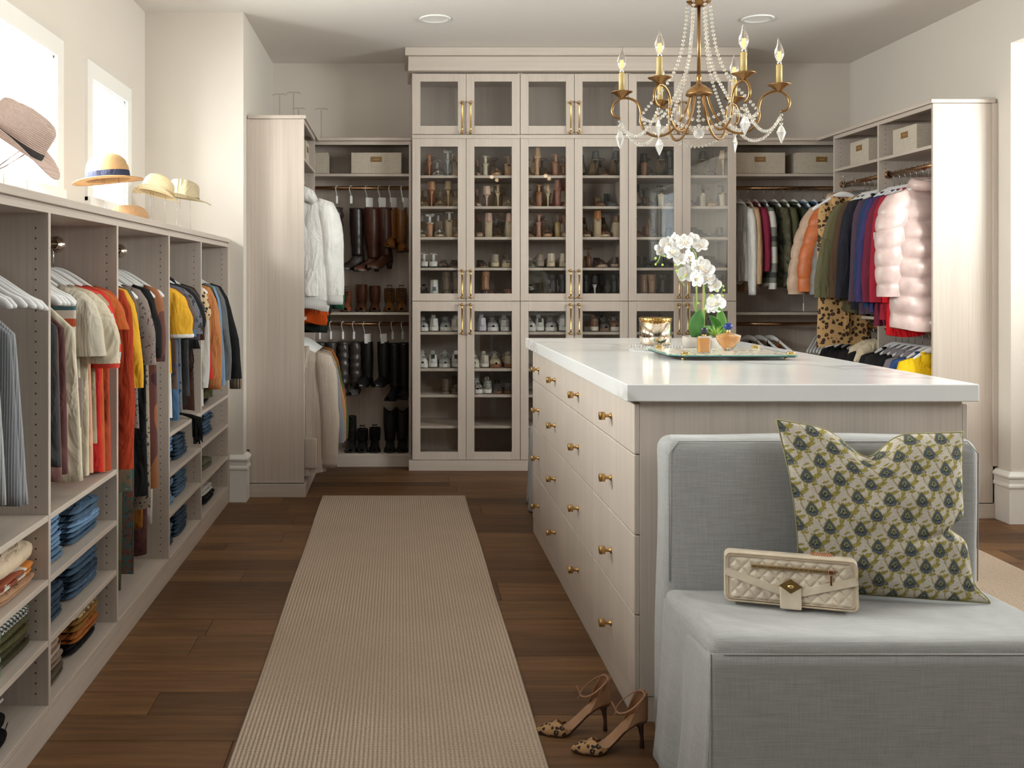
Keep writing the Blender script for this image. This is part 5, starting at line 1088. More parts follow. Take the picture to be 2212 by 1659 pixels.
# ================================================================ boots
def boot(name, label, loc, rz, c, Hs=.38, H=.03, toe='round', rx=.052, slouch=0, laces=False, mat=None, cs=None, group=None, notch=0, foot=0, zip_=True, cuff=None):
    t = thing(name, label, 'boot', loc, rz, group); um = mat or leather(c, .33); sm = leather(cs or sc3(c, .4), .6)
    def Y(q): return -.118+.245*q
    def e(q): return .008+H*(1-smooth(.10, .62, q))+.008*smooth(.8, 1, q)
    def W(q): return ip(q, ((0, .014), (.03, .027), (.1, .034), (.35, .032), (.7, .046), (.88, .038 if toe == 'round' else .024), (1, .014 if toe == 'round' else .006)))
    ts = [0, .03, .08, .15, .24, .34, .44, .54, .64, .74, .84, .92, .97, 1]
    m = MB(); m.loft([[(W(q)*1.07, Y(q), e(q)), (W(q)*1.05, Y(q), e(q)-.010), (-W(q)*1.05, Y(q), e(q)-.010), (-W(q)*1.07, Y(q), e(q))] for q in ts], True, True, True, False)
    if H > .015: m.tube([(0, Y(.1), e(.05)-.008), (0, Y(.09), 0)], [.031, .027 if H < .06 else .018], 10)
    m.obj('sole', sm, t)
    m = MB(); R = []
    for q in ts:
        h = ip(q, ((0, .085), (.34, .085), (.5, .066), (.75, .046), (1, .018))); R.append([(W(q)*math.cos(a)*(1 if math.sin(a) < .3 else 1-.35*(math.sin(a)-.3)), Y(q), e(q)+max(0, h*math.sin(a)**.9 if math.sin(a) > 0 else 0)) for a in [math.pi*k/12 for k in range(13)]])
    m.loft(R, False, False, False); m.add(R[0], [tuple(range(13))]); m.obj('foot', um, t)
    m = MB(); R = []; f = fold_fn(int(abs(loc[0])*999)); n = 20; ns = 22
    for i in range(ns+1):
        q = i/ns; z = H+.040+q*(Hs-.04-H*.3); rr = .040+(rx-.040)*smooth(0, .6, q); ry = rr*1.12; yc = -.062+.012*q
        k = 1+slouch*.10*math.sin(q*31+f(q, 0)); ring = []
        for j in range(n):
            a = 2*math.pi*j/n; zz = z
            if notch and q > .75: zz -= notch*abs(math.sin(a))**3*(q-.75)*4*(1)
            ring.append((rr*k*math.cos(a)+.004*slouch*f(a, q), yc+ry*k*math.sin(a)+.006*slouch*f(q*6, a), zz))
        R.append(ring)
    m.loft(R, True, False, False); sh = m.obj('shaft', um, t, solid=.003)
    if laces:
        m = MB()
        for k in range(6):
            z = H+.055+k*.022*(Hs/.16)**.7; y = ip(k/5, ((0, .018), (.4, -.008), (1, -.010))) if k < 3 else -.006
            m.tube([(-.020, y, z), (0, y+.008, z+.006), (.020, y, z+.012)], .0028, 5); m.tube([(.020, y, z), (0, y+.008, z+.006), (-.020, y, z+.012)], .0028, 5)
        for s in (-1, 1): m.tube([(0, -.0, Hs), (s*.02, .012, Hs+.02), (s*.036, .014, Hs+.005), (s*.03, .012, Hs-.02)], .0025, 5)
        m.obj('laces', leather((.10, .05, .03), .6) if c[0] > .05 else F('black'), t)
    if cuff: m = MB(); m.loft([[(rx*1.05*math.cos(a), -.05+rx*1.16*math.sin(a), z) for a in [2*math.pi*k/n for k in range(n)]] for z in (H+Hs-.07, H+Hs-.01)], True, False, False); m.obj('cuff', leather(cuff, .4), t)
    MB().tube([(0, -.062+.012-.0, H+Hs-.02)], .001).obj('pull_tab', um, t) if 0 else None
    return t
def boot_hanger(loc, rz, label, insert=0):
    t = thing('boot_hanger', label, 'hanger', loc, rz, 'white hooks holding the boots')
    MB().tube([(-.018*math.cos(a)*1, 0, .018*math.sin(a)) for a in [-.3+math.pi*k*1.12/8 for k in range(9)][::-1]]+[(-.012, 0, -.02), (.0, 0, -.045), (.0, 0, -.09)][0:0]+[(-.019, 0, -.008), (-.010, 0, -.035), (0, 0, -.060), (0, 0, -.095)], .0042, 8, flat=.6).obj('hook', WHITEP, t)
    m = MB()
    if insert: m.tube([(-.03, -.02, -.095), (0, -.034, -.095), (.03, -.02, -.095)], .018, 8, flat=.15, up=(0, 1, 0)); m.box(-.034, .034, -.036, -.031, -.15, -.075, .004)
    else: m.box(-.012, .012, -.004, .004, -.12, -.06, .003)
    m.obj('clip_insert', WHITEP, t); return t
LB = 'hanging boots in the left closet'; LS = 'boots standing in the left closet'; YBO = 7.70
def hangboot(px, zr, Hs, c, lab, rz, ins=0, **k):
    x = (px-860)*7.66/2150; z = zr-.135-Hs-k.get('H', .03)-.04*0
    boot(k.pop('name', 'tall_boot'), lab, (x, YBO-.02, z), rz, c, Hs=Hs, group=LB, **k); boot_hanger((x, YBO, zr), rz*.3, 'white hook of the '+lab.replace(' leather', '').replace(' with a block heel', '').replace(' with a V-cut top', '').replace(' with a buckled ankle', '').replace(' with a white insert', '').replace(' knee', ''), ins)
A = math.pi
hangboot(727, 2.128, .42, (.035, .025, .025), 'slouchy dark leather knee boot, first on the upper left rod', A+.3, name='slouch_boot', slouch=1, rx=.062, H=.05)
hangboot(758, 2.128, .43, (.022, .013, .012), 'dark brown heeled boot with a buckled ankle, second on the upper left rod', A-.9, rx=.050, H=.07, slouch=.2)
hangboot(792, 2.128, .45, (.075, .022, .012), 'brown riding boot with a block heel, left of its pair', A-.9, 1, rx=.062, H=.06)
hangboot(820, 2.128, .43, (.065, .022, .013), 'brown riding boot with a block heel, right of its pair', A-.9, 1, rx=.056, H=.06)
hangboot(843, 2.128, .30, (.20, .075, .015), 'tan cowboy boot with a V-cut top, left of its pair', A-.15, 1, rx=.044, H=.03, notch=.035, toe='point', name='cowboy_boot')
hangboot(869, 2.128, .33, (.18, .070, .015), 'tan cowboy boot with a V-cut top, right of its pair', A+.15, 1, rx=.044, H=.03, notch=.035, toe='point', name='cowboy_boot')
for px, Hs, c, lab, sl, r, kw in ((690, .36, (.055, .048, .046), 'grey knee boot, leftmost on the lower left rod', .1, A, {}), (714, .36, (.055, .048, .046), 'grey knee boot, second on the lower left rod', .1, A, {}), (740, .38, (.07, .058, .055), 'crumpled grey leather boot, left of its pair', .9, A, dict(H=.02)), (764, .39, (.07, .058, .055), 'crumpled grey leather boot, right of its pair', .9, A-.2, dict(H=.02)), (787, .33, (.012, .012, .012), 'black suede boot with a white insert, left of its pair', .1, A-.4, dict(H=.015)), (822, .33, (.012, .012, .012), 'black suede boot with a white insert, right of its pair', .1, A-.4, dict(H=.015)), (848, .40, (.008, .008, .009), 'black over-knee boot, left of its pair', .3, A-.3, dict(H=.05)), (870, .40, (.008, .008, .009), 'black over-knee boot, right of its pair', .3, A-.2, dict(H=.04))):
    hangboot(px, 1.078, Hs, c, lab, r, 1 if 'insert' in lab else 0, slouch=sl, rx=.046, **kw)
def stand(px, z, lab, c, Hs, rz=A, **k):
    k.setdefault('name', 'ankle_boot'); x = (px-860)*7.64/2150; return boot(k.pop('name'), lab, (x, 7.72, z), rz, c, Hs=Hs, group=LS, **k)
stand(747, 1.1727, 'rust leather lace-up boot partly behind the green sleeve', (.22, .06, .025), .14, laces=True, rx=.042)
stand(780, 1.1727, 'brown slip-on ankle boot, left of its pair on the middle shelf', (.10, .035, .015), .19, rx=.044)
stand(809, 1.1727, 'brown slip-on ankle boot, right of its pair on the middle shelf', (.10, .035, .015), .18, rx=.044)
stand(841, 1.1727, 'tan lace-up boot, left of its pair on the middle shelf', (.20, .085, .02), .16, laces=True, rx=.042)
stand(867, 1.1727, 'tan lace-up boot, right of its pair on the middle shelf', (.20, .085, .02), .16, laces=True, rx=.042)
stand(757, .0957, 'tall black lace-up boot beside the cardigans', BLK, .24, laces=True, rx=.042)
stand(782, .0957, 'chunky black lace-up boot, left of its pair', BLK, .14, laces=True, rx=.044)
stand(809, .0957, 'chunky black lace-up boot, right of its pair', BLK, .15, laces=True, rx=.044)
stand(842, .0957, 'tall black harness boot, left of its pair', BLK, .31, name='tall_boot', rx=.052, notch=.04)
stand(869, .0957, 'tall black harness boot, right of its pair', BLK, .31, name='tall_boot', rx=.050, notch=.04)
# ================================================================ chandelier
def clear(name, tint=(.97, .97, .97), refl=1.4, glint=0):
    m, nt, b = new(name); setc(b, tint, .02); b.inputs['Transmission Weight'].default_value = .92; b.inputs['IOR'].default_value = 1.5; return m
CRY = clear('crystal'); CRY.node_tree.nodes['Principled BSDF'].inputs['Transmission Weight'].default_value = .7
CRY.node_tree.nodes['Principled BSDF'].inputs['Base Color'].default_value = (.95, .94, .92, 1); CX, CY = 1.296, 4.29
ch = thing('crystal_chandelier', 'six-arm brass chandelier with candle bulbs and crystal bead strands over the island', 'chandelier', (CX, CY, 0))
AB = plain('antique_gold', (.30, .17, .07), .36, 1); CS = plain('candle_sleeve', (.50, .37, .14), .5)
BW = plain('bead_wire', (.75, .55, .25), .3, 1)
MB().tube([(0, 0, 2.30), (0, 0, 2.60)], .0075, 12).obj('stem', AB, ch)
m = MB().lathe([(0, 2.598), (.02, 2.598), (.030, 2.600), (.052, 2.617), (.053, 2.620), (.030, 2.621), (.028, 2.628), (0, 2.628)], 32); m.obj('collar', AB, ch)
m = MB()
for k in range(7):
    z = 2.645+.075*k; s = k % 2
    m.tube([((.017*math.cos(a) if s else 0), (0 if s else .017*math.cos(a)), z+.046*math.sin(a)) for a in [2*math.pi*q/16 for q in range(16)]], .0042, 8, closed=True)
m.obj('hanging_chain', AB, ch)
MB().lathe([(0, ZC-.002), (.065, ZC-.002), (.06, ZC-.025), (.012, ZC-.04), (0, ZC-.04)], 32).obj('ceiling_canopy', AB, ch)
MB().lathe([(0, 2.305), (.009, 2.305), (.012, 2.29), (.009, 2.28), (.012, 2.262), (.030, 2.252), (.050, 2.235), (.056, 2.220), (.056, 2.215), (.045, 2.212), (0, 2.212)], 32).obj('hub', AB, ch)
def bulbmesh():
    m = MB(); n = 20; prof = [(.0075, 0), (.011, .008), (.0175, .024), (.0195, .036), (.0175, .052), (.0115, .070), (.006, .084), (.0028, .096), (.0008, .104)]
    rings = []
    for r, z in prof:
        dx = .004*smooth(.07, .10, z)*(-1)
        rings.append([(dx+r*math.cos(a), r*math.sin(a), z) for a in [2*math.pi*k/n for k in range(n)]])
    m.loft(rings, True, True, True); return m.mesh('bulb', clear('bulb_glass'))
BM = bulbmesh(); m = MB()
for a in range(4): m.cyl((.0042*math.cos(a*R90), .0042*math.sin(a*R90), .016), (.0042*math.cos(a*R90), .0042*math.sin(a*R90), .046), .0012, n=6)
fm, nt, b = new('filament'); b.inputs['Base Color'].default_value = (1, .6, .15, 1); b.inputs['Emission Color'].default_value = (1, .52, .10, 1); b.inputs['Emission Strength'].default_value = 1.2; FM = m.mesh('filament', fm)
DM = MB().lathe([(0, -.020), (.010, -.020), (.014, -.014), (.024, -.008), (.032, -.001), (.036, .001), (.046, .006), (.048, .009), (.044, .0085), (.030, .004), (.014, -.004), (0, -.004)], 32).mesh('drip_pan', AB)
SMm = MB().lathe([(0, 0), (.0125, 0), (.0125, .088), (.010, .092), (0, .092)], 20).mesh('candle_sleeve', CS)
CapM = MB().lathe([(0, 0), (.0095, 0), (.0095, .010), (.007, .014), (0, .014)], 16).mesh('socket', CHROME)
R = .325; ZD = 2.236; PM2 = MB()
def pendant(s=1.0):
    m = MB(); n = 8; m.loft([[(r*s*math.cos(a), r*s*.55*math.sin(a), z*s) for a in [2*math.pi*k/n+.2 for k in range(n)]] for r, z in ((.001, 0), (.010, -.010), (.019, -.028), (.012, -.046), (.001, -.068))], True, True, True, False); return m
PEND = pendant(1.18).mesh('crystal_pendant', CRY); arms = []
for k in range(6):
    a = math.radians(-15+60*k); ca, sa = math.cos(a), math.sin(a)
    def P(r, z): return (r*ca, r*sa, z)
    pts = [(.035, 2.215), (.050, 2.160), (.085, 2.095), (.135, 2.052), (.185, 2.045), (.225, 2.070), (.245, 2.110), (.243, 2.150), (.255, 2.190), (.285, 2.212), (.325, 2.216), (.355, 2.196), (.366, 2.165), (.355, 2.138), (.330, 2.128)]
    sp = []                                                    # smooth the arm with a Catmull-Rom pass
    for i in range(len(pts)-1):
        p0, p1, p2, p3 = pts[max(0, i-1)], pts[i], pts[i+1], pts[min(len(pts)-1, i+2)]
        for q in (0, .25, .5, .75): sp.append(tuple(.5*((2*p1[j])+(-p0[j]+p2[j])*q+(2*p0[j]-5*p1[j]+4*p2[j]-p3[j])*q*q+(-p0[j]+3*p1[j]-3*p2[j]+p3[j])*q**3) for j in (0, 1)))
    sp.append(pts[-1])
    arm = MB().tube([P(*p) for p in sp], .0055, 10).obj('arm', AB, ch)
    d = inst(DM, 'drip_pan', arm, P(R, ZD)); inst(SMm, 'candle_sleeve', arm, P(R, ZD+.001)); inst(CapM, 'socket', arm, P(R, ZD+.092)); inst(BM, 'bulb', arm, P(R, ZD+.102), (0, 0, a)); inst(FM, 'filament', arm, P(R, ZD+.100))
    inst(PEND, 'crystal_pendant', arm, P(.333, 2.075), (0, 0, a+.5)); arms.append(a)
    l = bpy.data.lights.new('bulb_glow', 'POINT'); l.energy = .06; l.color = (1, .7, .4); l.shadow_soft_size = .02; lo = bpy.data.objects.new('bulb_glow', l); COL.objects.link(lo); lo.parent = ch; lo.location = P(R, ZD+.26)
def strand(pts, step=.0165, r=.0070, name='bead_strand'):
    m = MB(); pts = [Vector(p) for p in pts]; m.m = 0; acc = 0; seg = 0; d = 0; L = sum((pts[i+1]-pts[i]).length for i in range(len(pts)-1)); n = max(2, int(L/step)); pos = []
    for k in range(n+1):
        t = L*k/n; i = 0
        while i < len(pts)-2 and t > (pts[i+1]-pts[i]).length: t -= (pts[i+1]-pts[i]).length; i += 1
        dd = (pts[i+1]-pts[i]); pos.append((pts[i]+dd*(t/max(1e-9, dd.length)), dd.normalized()))
    for p, dd in pos:
        u = dd.orthogonal().normalized(); v = dd.cross(u); nn = 6
        m.loft([[p+dd*z+(u*math.cos(q)+v*math.sin(q))*rr for q in [2*math.pi*j/nn for j in range(nn)]] for z, rr in ((-r*.8, r*.35), (-r*.35, r), (r*.35, r), (r*.8, r*.35))], True, True, True, False)
    m.m = 1; m.tube([p for p, _ in pos], .0008, 4)
    o = m.obj(name, [CRY, BW], ch); o['kind'] = 'stuff'; return o
def sag(p, q, dz, n=24):
    p, q = Vector(p), Vector(q); return [p.lerp(q, i/n)+Vector((0, 0, -4*dz*(i/n)*(1-i/n))) for i in range(n+1)]
for k in range(6):
    a, b = arms[k], arms[(k+1) % 6]
    e1 = (.333*math.cos(a), .333*math.sin(a), 2.115); e2 = (.333*math.cos(b), .333*math.sin(b), 2.115)
    strand(sag(e1, e2, .085)); i1 = (.243*math.cos(a), .243*math.sin(a), 2.135); i2 = (.243*math.cos(b), .243*math.sin(b), 2.135)
    strand(sag(i1, i2, .04 if k % 2 else .06), .020)
    top = (.046*math.cos(a), .046*math.sin(a), 2.612); pts = [Vector(top).lerp(Vector((.243*math.cos(a), .243*math.sin(a), 2.135)), q/20)+Vector((-math.cos(a), -math.sin(a), 0))*.05*math.sin(math.pi*q/20)+Vector((0, 0, -.035))*math.sin(math.pi*q/20)**2 for q in range(21)]
    strand(pts, .0175)
    strand([e1, (e1[0], e1[1], 2.078)], .013)
strand([(0, 0, 2.205), (0, 0, 2.085)], .0175)
m = MB(); rr = .024
for i in range(0): pass
ico = [Vector(v).normalized() for v in [(-1, 1.618, 0), (1, 1.618, 0), (-1, -1.618, 0), (1, -1.618, 0), (0, -1, 1.618), (0, 1, 1.618), (0, -1, -1.618), (0, 1, -1.618), (1.618, 0, -1), (1.618, 0, 1), (-1.618, 0, -1), (-1.618, 0, 1)]]
fcs = [(0, 11, 5), (0, 5, 1), (0, 1, 7), (0, 7, 10), (0, 10, 11), (1, 5, 9), (5, 11, 4), (11, 10, 2), (10, 7, 6), (7, 1, 8), (3, 9, 4), (3, 4, 2), (3, 2, 6), (3, 6, 8), (3, 8, 9), (4, 9, 5), (2, 4, 11), (6, 2, 10), (8, 6, 7), (9, 8, 1)]
for f in fcs:
    A3 = [ico[i] for i in f]; mid = [((A3[i]+A3[(i+1) % 3])/2).normalized() for i in range(3)]
    for tri in ((A3[0], mid[0], mid[2]), (mid[0], A3[1], mid[1]), (mid[2], mid[1], A3[2]), tuple(mid)): m.add([v*rr for v in tri], [(0, 1, 2)], False)
m.obj('crystal_ball', CRY, ch).location = (0, 0, 2.050)
# ================================================================ things on the island
ZI = 1.0892
def on(px, py, dz=0): D = (H-ZI-dz)*2150/(py-604); return x_at(px, D), D
# orchid
ox, oy = 1.475, 4.78
orc = thing('potted_orchid', 'potted white orchid with two arching stems in a pale stone bowl', 'orchid', (ox, oy, ZI))
MB().lathe([(0, 0), (.085, 0), (.100, .012), (.108, .035), (.107, .058), (.100, .058), (.098, .050), (0, .048)], 36).obj('bowl', leather((.58, .53, .48), .7), orc)
MB().lathe([(0, .052), (.05, .055), (.098, .050)], 24).obj('moss', camo([(.06, .08, .02), (.10, .12, .04), (.05, .04, .02)], 60), orc)
GRN = plain('leaf_green', (.07, .22, .05), .35); STG = plain('stem_green', (.25, .38, .08), .45); BUD = plain('bud_green', (.42, .58, .12), .35)
def leaf(L, w, bend, c, rz, tilt, base=(0, 0, .05), name='leaf', fold=.3, lab=None):
    def f(u, v):
        s = (v-.5)*2; ww = w*math.sin(math.pi*min(1, u*.93+.07))**.7*(1-.2*u); x = s*ww; z = L*u*math.cos(bend*u)-0; y = L*u*math.sin(bend*u)-abs(s)*ww*fold
        return (x, -y, z)
    o = MB().grid(f, 12, 6).obj(name, c, orc, lab, solid=.0015); o.location = base; o.rotation_euler = (tilt, 0, rz); return o
leaf(.155, .040, .35, GRN, .05, .05, (-.060, -.05, .05)); leaf(.165, .030, .5, GRN, -.75, .3, (.065, -.02, .05)); leaf(.175, .026, .3, plain('leaf_light', (.16, .36, .08), .35), -.55, .2, (.085, .0, .05)); leaf(.10, .035, .6, GRN, 1.7, .3, (.02, .03, .05)); leaf(.13, .032, .9, GRN, 2.6, .3, (0, .04, .05))
def path3(pts, n=6):
    out = []
    for i in range(len(pts)-1):
        p0, p1, p2, p3 = pts[max(0, i-1)], pts[i], pts[i+1], pts[min(len(pts)-1, i+2)]
        for j in range(n):
            q = j/n; out.append(Vector([.5*((2*p1[k])+(-p0[k]+p2[k])*q+(2*p0[k]-5*p1[k]+4*p2[k]-p3[k])*q*q+(-p0[k]+3*p1[k]-3*p2[k]+p3[k])*q**3) for k in range(3)]))
    out.append(Vector(pts[-1])); return out
S = 450.
def op(px, py, dy=0): D = oy+dy; return (x_at(px, D)-ox, dy, z_at(py, D)-ZI)
def stem(pts, r=.003, name='stem', c=STG): return MB().tube(path3([op(*p) for p in pts]), r, 6).obj(name, c, orc)
stem([(1505, 735), (1504, 680), (1506, 600), (1504, 560), (1495, 538), (1470, 527), (1440, 530), (1428, 545), (1424, 560), (1416, 571)], .0032)
stem([(1520, 735), (1522, 650), (1520, 600), (1513, 580), (1490, 566), (1470, 573), (1460, 585), (1468, 600), (1480, 618, -.02)], .0028)
stem([(1517, 690), (1525, 675), (1540, 650, -.02), (1555, 640, -.02), (1562, 620, -.02)], .002); stem([(1522, 618), (1545, 612)], .002); stem([(1508, 690), (1500, 665, -.01), (1498, 640, -.01)], .0018)
BMB = plain('bamboo', (.50, .40, .18), .5)
for a_, b_ in ((1508, 1502), (1517, 1519)): MB().cyl(op(a_, 735, .012), op(b_, 545 if a_ < 1510 else 612, .012), .0036, n=8).obj('support_cane', BMB, orc)
pm, nt, b = new('petal_white'); setc(b, (.86, .85, .84), .5); b.inputs['Subsurface Weight'].default_value = .15; b.inputs['Subsurface Radius'].default_value = (.01, .008, .006); PW = pm
lipm = plain('petal_lip', (.80, .62, .42), .5)
def petalmesh(L, w, cup=.25, tip=.2):
    def f(u, v):
        s = (v-.5)*2; ww = w*math.sin(math.pi*min(1, (u*.86+.10)))**.55; x = s*ww; y = L*u; z = cup*L*(u*u*.5)+s*s*ww*.25+.0015*math.sin(9*u+4*s); return (x, y, z)
    return MB().grid(f, 8, 6).mesh('petal', PW)
PA = petalmesh(.034, .021, .3); PB = petalmesh(.034, .0125, .15)
lm = MB(); lm.soft(-.005, .005, -.010, .004, .001, .010, .004, (3, 3, 3)); lm.ball((0, .0, .009), .004, 8); LM = lm.mesh('lip', lipm)
FL = [(1424, 541, -.02, .9), (1440, 527, -.02, 1), (1457, 519, -.01, 1), (1478, 523, -.03, 1.05), (1450, 545, -.03, 1.1), (1496, 517, 0, .9), (1513, 530, -.02, 1), (1488, 556, -.03, 1.15), (1470, 560, -.02, .9), (1512, 575, -.04, 1.3), (1527, 585, -.03, 1.05), (1482, 590, -.02, 1.2), (1503, 602, -.05, 1.15), (1528, 602, -.01, 1.0), (1545, 617, -.02, .95), (1547, 655, -.04, 1.2), (1535, 664, -.02, .8)]
for i, (px, py, dy, s) in enumerate(FL):
    r = random.Random(i*5+1); p = op(px, py, dy)
    fo = bpy.data.objects.new('flower', LM); COL.objects.link(fo); fo.parent = orc; fo.location = p; s *= 1.14; fo.scale = (s, s, s)
    fo.rotation_euler = (R90+r.uniform(-.5, .3), r.uniform(-.3, .3), r.uniform(-.8, .8))
    for k in range(5):
        me = PA if k in (1, 4) else PB; q = inst(me, 'petal', fo, (0, 0, 0), (0, 0, 2*math.pi*k/5*1.0+(0 if k == 0 else (.1 if k in (1,) else (-.1 if k == 4 else 0)))))
for px, py in ((1416, 558), (1416, 571), (1431, 572), (1436, 553), (1462, 585), (1468, 600), (1459, 572), (1480, 596), (1498, 572), (1538, 638), (1547, 628), (1534, 640), (1562, 618), (1564, 627), (1561, 639), (1508, 655), (1522, 668), (1495, 590)):
    MB().ball(op(px, py, -.045), .0048+.0012*rnd.random(), 8, (1, 1, 1.2)).obj('flower_bud', BUD, orc)
def rosette(cx, cy, n, L, c, nm, w=.007, up=.5):
    for k in range(n):
        a = 2.4*k; t = .35+.75*(k/n)
        def f(u, v): s = (v-.5)*2; ww = w*(1-u)**.6*(.6+.8*math.sin(math.pi*min(1, u+.2))); r_ = L*u; return (s*ww, r_*math.sin(t*(.6+.6*u)), r_*math.cos(t*(.6+.6*u)))
        o = MB().grid(f, 6, 2).obj('leaf' if nm == 'air_plant' else 'succulent_leaf', c, orc, solid=.001); o.location = (cx, cy, .052); o.rotation_euler = (0, 0, a)
rosette(.025, -.075, 20, .075, plain('airplant', (.33, .50, .10), .45), 'air_plant', .0055)
rosette(-.030, -.085, 14, .026, plain('succulent_red', (.42, .10, .10), .5), 'succulent', .008)
# mirrored tray (elongated octagon of glass with a woven top and gold corners)
tr = thing('mirrored_tray', 'elongated octagonal glass tray with a woven pattern and gold corner clasps', 'tray', (1.385, 4.29, ZI))
def octo(w, d, c, z0, z1, m, sm=False):
    P = [(-w+c, -d), (w-c*.35, -d), (w, -d+c*.5), (w, d-c*.5), (w-c, d), (-w+c, d), (-w, d-c*.5), (-w, -d+c)]
    m.loft([[(x, y, z0) for x, y in P], [(x, y, z1) for x, y in P]], True, True, True, False)
TW, TDp = .262, .215
m = MB(); octo(TW, TDp, .06, .012, .0165, m); m.obj('base_board', plain('tray_black', (.01, .012, .012), .3), tr)
m = MB(); octo(TW+.001, TDp+.001, .06, .0168, .0205, m); m.obj('glass_edge', plain('green_glass_edge', (.10, .32, .28), .08), tr)
def woven():
    m, nt, b = new('woven_mirror'); v = coords(nt); ck = N(nt, 'ShaderNodeTexVoronoi', feature='F1', distance='CHEBYCHEV'); ck.inputs['Scale'].default_value = 75; ck.inputs['Randomness'].default_value = .25; nt.links.new(v, ck.inputs['Vector'])
    c = ramp(nt, ck.outputs['Distance'], [(.2, (.92, .90, .85)), (.48, (.72, .66, .56)), (.60, (.12, .10, .08))]); nt.links.new(c, b.inputs['Base Color']); b.inputs['Metallic'].default_value = .15; b.inputs['Roughness'].default_value = .25; bump(nt, b, ck.outputs['Distance'], .8, .003); return m
m = MB(); octo(TW-.012, TDp-.012, .055, .0206, .0216, m); m.obj('woven_top', woven(), tr)
for sx_, sy_ in ((-1, -1), (1, -1), (1, 1), (-1, 1)):
    m = MB(); x0_, y0_ = sx_*(TW-.035)-(.02 if sx_ < 0 else 0)*sx_, sy_*(TDp-.012); m.soft(x0_-.016, x0_+.016, y0_-.010, y0_+.010, .019, .036, .006, (4, 4, 3)); m.obj('corner_clasp', GOLD, tr)
    MB().ball((sx_*(TW-.05), sy_*(TDp-.03), .006), .0065, 8).obj('foot', GOLD, tr)
# perfume bottles
px_, py_ = on(1521, 763, .022); ZTt = ZI+.0222
bt = thing('perfume_bottle', 'square amber perfume bottle with a black cap on the tray', 'perfume', (px_, py_, ZTt), .15)
GL = clear('bottle_glass'); AM, nt, b = new('amber_perfume'); setc(b, (1, .30, .01), .03); b.inputs['Transmission Weight'].default_value = .5; b.inputs['IOR'].default_value = 1.35
b.inputs['Base Color'].default_value = (.95, .42, .015, 1); b.inputs['Transmission Weight'].default_value = .25
MB().soft(-.029, .029, -.011, .011, .0, .072, .006, (4, 3, 4)).obj('glass_body', GL, bt); MB().soft(-.021, .021, -.007, .007, .006, .064, .003, (3, 3, 4)).obj('perfume_liquid', AM, bt)
MB().cyl((0, 0, .073), (0, 0, .080), .009, n=16).obj('collar', GOLD, bt); MB().lathe([(0, .080), (.0145, .080), (.0145, .106), (.013, .108), (0, .108)], 20).obj('cap', plain('cap_black', (.02, .02, .025), .35), bt)
px_, py_ = on(1573, 757, .022)
b2 = thing('perfume_bottle', 'fan-shaped amber perfume bottle with a round blue stopper on the tray', 'perfume', (px_, py_, ZTt), -.1)
def fan(m, s, z0, z1, y):
    rr = []
    for i in range(9):
        q = i/8; z = z0+(z1-z0)*q; w_ = (.018+.037*math.sin(min(1, q*1.12)*R90)) if q < .86 else .055-.04*((q-.86)/.14)**2; w_ *= s
        rr.append([(w_*math.cos(a), y*math.sin(a)*(1+.25*math.cos(3*a)), z) for a in [2*math.pi*k/20 for k in range(20)]])
    m.loft(rr, True, True, True)
m = MB(); fan(m, 1, 0, .076, .021); m.obj('glass_body', GL, b2); m = MB(); fan(m, .86, .012, .068, .016); m.obj('perfume_liquid', AM, b2)
MB().lathe([(0, .076), (.010, .076), (.008, .084), (.010, .090), (0, .090)], 16).obj('neck', GOLD, b2); MB().ball((0, 0, .104), .017, 14, (1.1, .7, 1)).obj('stopper', plain('cobalt_stopper', (.02, .04, .22), .08), b2, 'glossy cobalt blue stopper')
# candle jar on a crystal dish
cx_, cy_ = 1.194, 4.62
ds = thing('crystal_dish', 'square clear crystal dish under the candle jar', 'dish', (cx_, cy_, ZI), .5)
MB().box(-.088, .088, -.088, .088, 0, .018, .004).obj('dish_plate', clear('dish_crystal'), ds); m = MB()
for a in range(-4, 5):
    for s in (-1, 1): m.ball((a*.019, s*.083, .020), .0085, 6); m.ball((s*.083, a*.019, .020), .0085, 6)
m.obj('beaded_rim', CRY, ds)
cd = thing('candle_jar', 'mercury glass candle jar with a gold woven lid', 'candle', (cx_, cy_, ZI+.0295))
def mercury():
    m, nt, b = new('mercury_glass'); n1 = noise(nt, coords(nt, 'object', (1, 1, .35)), 22, 3); nt.links.new(ramp(nt, n1, [(.42, (.88, .80, .68)), (.5, (.55, .42, .28)), (.58, (.92, .86, .76))]), b.inputs['Base Color']); b.inputs['Metallic'].default_value = 1; b.inputs['Roughness'].default_value = .06; bump(nt, b, noise(nt, coords(nt), 5, 2), .4, .02); return m
MB().lathe([(0, 0), (.068, 0), (.072, .004), (.072, .110), (.069, .110), (.069, .006), (0, .006)], 40).obj('glass_body', mercury(), cd)
def goldweave():
    m, nt, b = new('gold_weave'); v = N(nt, 'ShaderNodeTexVoronoi'); v.inputs['Scale'].default_value = 130; nt.links.new(coords(nt), v.inputs['Vector']); nt.links.new(ramp(nt, v.outputs['Distance'], [(.1, (.85, .60, .24)), (.6, (.35, .2, .06))]), b.inputs['Base Color']); b.inputs['Metallic'].default_value = 1; b.inputs['Roughness'].default_value = .3; bump(nt, b, v.outputs['Distance'], .7, .002); return m
MB().lathe([(0, .1105), (.073, .1105), (.075, .113), (.075, .122), (.072, .126), (0, .126)], 40).obj('lid', goldweave(), cd)
